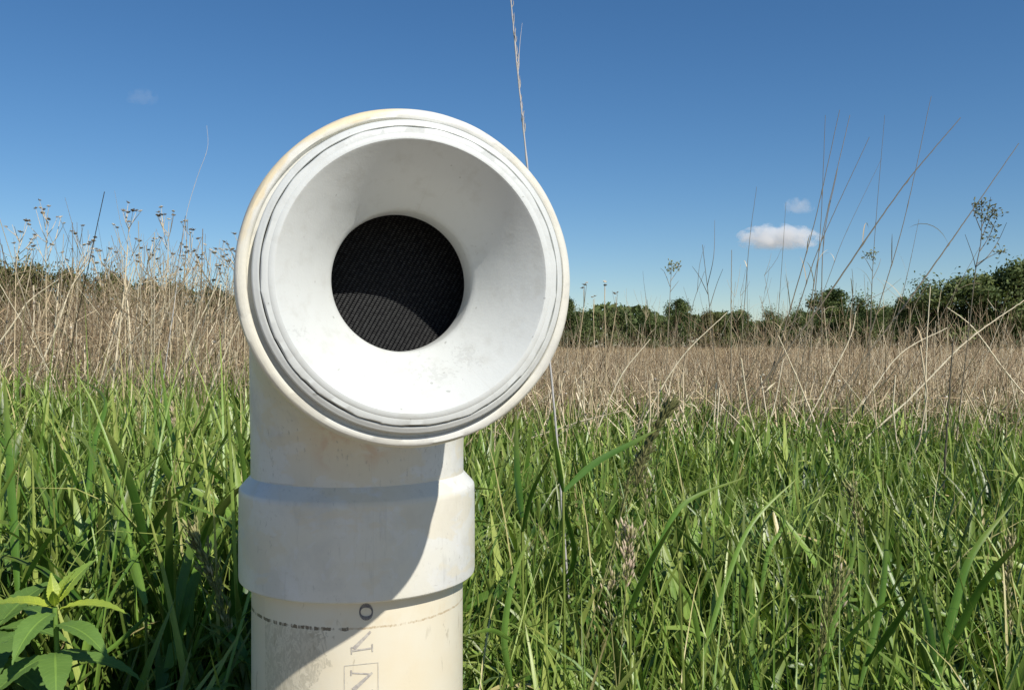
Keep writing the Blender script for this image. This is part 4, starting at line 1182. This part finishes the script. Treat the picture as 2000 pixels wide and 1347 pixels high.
big_grass([([(1600, 1347), (1625, 1230), (1665, 1090), (1672, 1010)], 0.011), ([(1610, 1300), (1700, 1200), (1780, 1150)], 0.008)], 0.9, 'grass plant with a yellowing tip beside the loose olive plume', tint=0.6)
big_grass([([(35, 1160), (25, 1000), (15, 850), (8, 720)], 0.016), ([(40, 1150), (90, 1060), (150, 1000)], 0.010)], 0.9, 'grass plant with a tall wide leaf at the left edge', tint=0.5)
big_grass([([(285, 1180), (255, 1080), (230, 1000), (190, 880)], 0.020), ([(290, 1200), (210, 1270), (120, 1310)], 0.008)], 0.85, 'grass plant with the widest pale leaf beside the broad leaved plant', tint=0.6)
big_grass([([(170, 960), (185, 860), (205, 780), (150, 735)], 0.012), ([(170, 990), (130, 900), (85, 820)], 0.008)], 1.1, 'grass plant whose dark leaf tip folds over to the left', tint=0.35)
big_grass([([(400, 1010), (340, 860), (320, 760), (312, 680)], 0.011), ([(400, 1010), (420, 900), (470, 800)], 0.010)], 1.25, 'grass plant reaching up into the dry stalks left of the elbow', tint=0.5)
big_grass([([(300, 1000), (305, 850), (300, 760), (302, 690)], 0.008), ([(300, 1000), (240, 920), (190, 850), (120, 840)], 0.009)], 1.3, 'slim upright grass plant left of the one reaching into the stalks', tint=0.6)
big_grass([([(1370, 1290), (1420, 1130), (1470, 1020), (1560, 930)], 0.010), ([(1370, 1290), (1350, 1180), (1290, 1090)], 0.010)], 1.0, 'grass plant leaning right in the middle of the open grass', tint=0.5)
big_grass([([(1480, 1200), (1500, 1080), (1530, 1010), (1440, 960)], 0.010), ([(1480, 1180), (1440, 1100), (1400, 1050)], 0.008)], 1.2, 'grass plant with its leaf tip bent back to the left', tint=0.65)
big_grass([([(1930, 1080), (1900, 960), (1880, 880)], 0.008), ([(1930, 1100), (1960, 980), (2010, 900)], 0.009)], 1.4, 'grass plant forked like a V behind the largest one', tint=0.5)

# ------------------------------------------------------------------ clouds
def cloud(px, py, wpx, hpx, label, dens, seed, Y=1500.0):
    c = at(px, py, Y); wx = wpx / F * Y / 2; hz = hpx / F * Y / 2
    n = NT('cloud_vapour'); n.N.remove(n.p)
    tc = n.N.new('ShaderNodeTexCoord').outputs['Object']
    vec = n.N.new('ShaderNodeVectorMath'); vec.operation = 'LENGTH'; n.L.new(tc, vec.inputs[0])
    ns = n.noise(n.mapping(tc, (1.9, 1.9, 1.0), loc=(seed, 0, 0)), 1.6, 5, 0.62)
    z = n.sep(tc)[2]
    flat = n.ramp(n.math('MULTIPLY_ADD', z, 0.5, 0.5), [(0.12, 0.0), (0.3, 1.0)])
    core = n.math('ADD', n.math('SUBTRACT', 1.0, vec.outputs['Value']), n.math('MULTIPLY', n.math('SUBTRACT', ns, 0.56), 2.6))
    d = n.math('MULTIPLY', n.math('MULTIPLY', core, 6.0, clamp=True), flat)
    d = n.math('MULTIPLY', d, dens)
    pv = n.N.new('ShaderNodeVolumeScatter'); pv.inputs['Color'].default_value = (0.98, 0.98, 0.99, 1)
    pv.inputs['Anisotropy'].default_value = 0.0
    n.L.new(d, pv.inputs['Density'])
    n.L.new(pv.outputs[0], n.out.inputs['Volume'])
    a = np.linspace(0, 2 * pi, 24, endpoint=False); b_ = np.linspace(-pi / 2 + 0.01, pi / 2 - 0.01, 13)
    V = np.stack([np.cos(b_)[:, None] * np.cos(a), np.cos(b_)[:, None] * np.sin(a), np.sin(b_)[:, None] + 0 * a], -1)
    o_ = mesh_obj('cloud', V, grid_faces(1, 13, 24, True), n.m, None, True)
    o_.location = c; o_.scale = (wx, wx * 0.5, hz)
    tag(o_, label, 'cloud', 'small clouds')
cloud(1520, 466, 172, 62, 'white flat bottomed cloud low in the sky, largest of the clouds', 0.045, 0.0)
cloud(1560, 404, 66, 40, 'small white puff of cloud above the flat bottomed one', 0.018, 3.3)
cloud(278, 191, 70, 40, 'faint wisp of cloud alone high in the left sky', 0.004, 7.7)
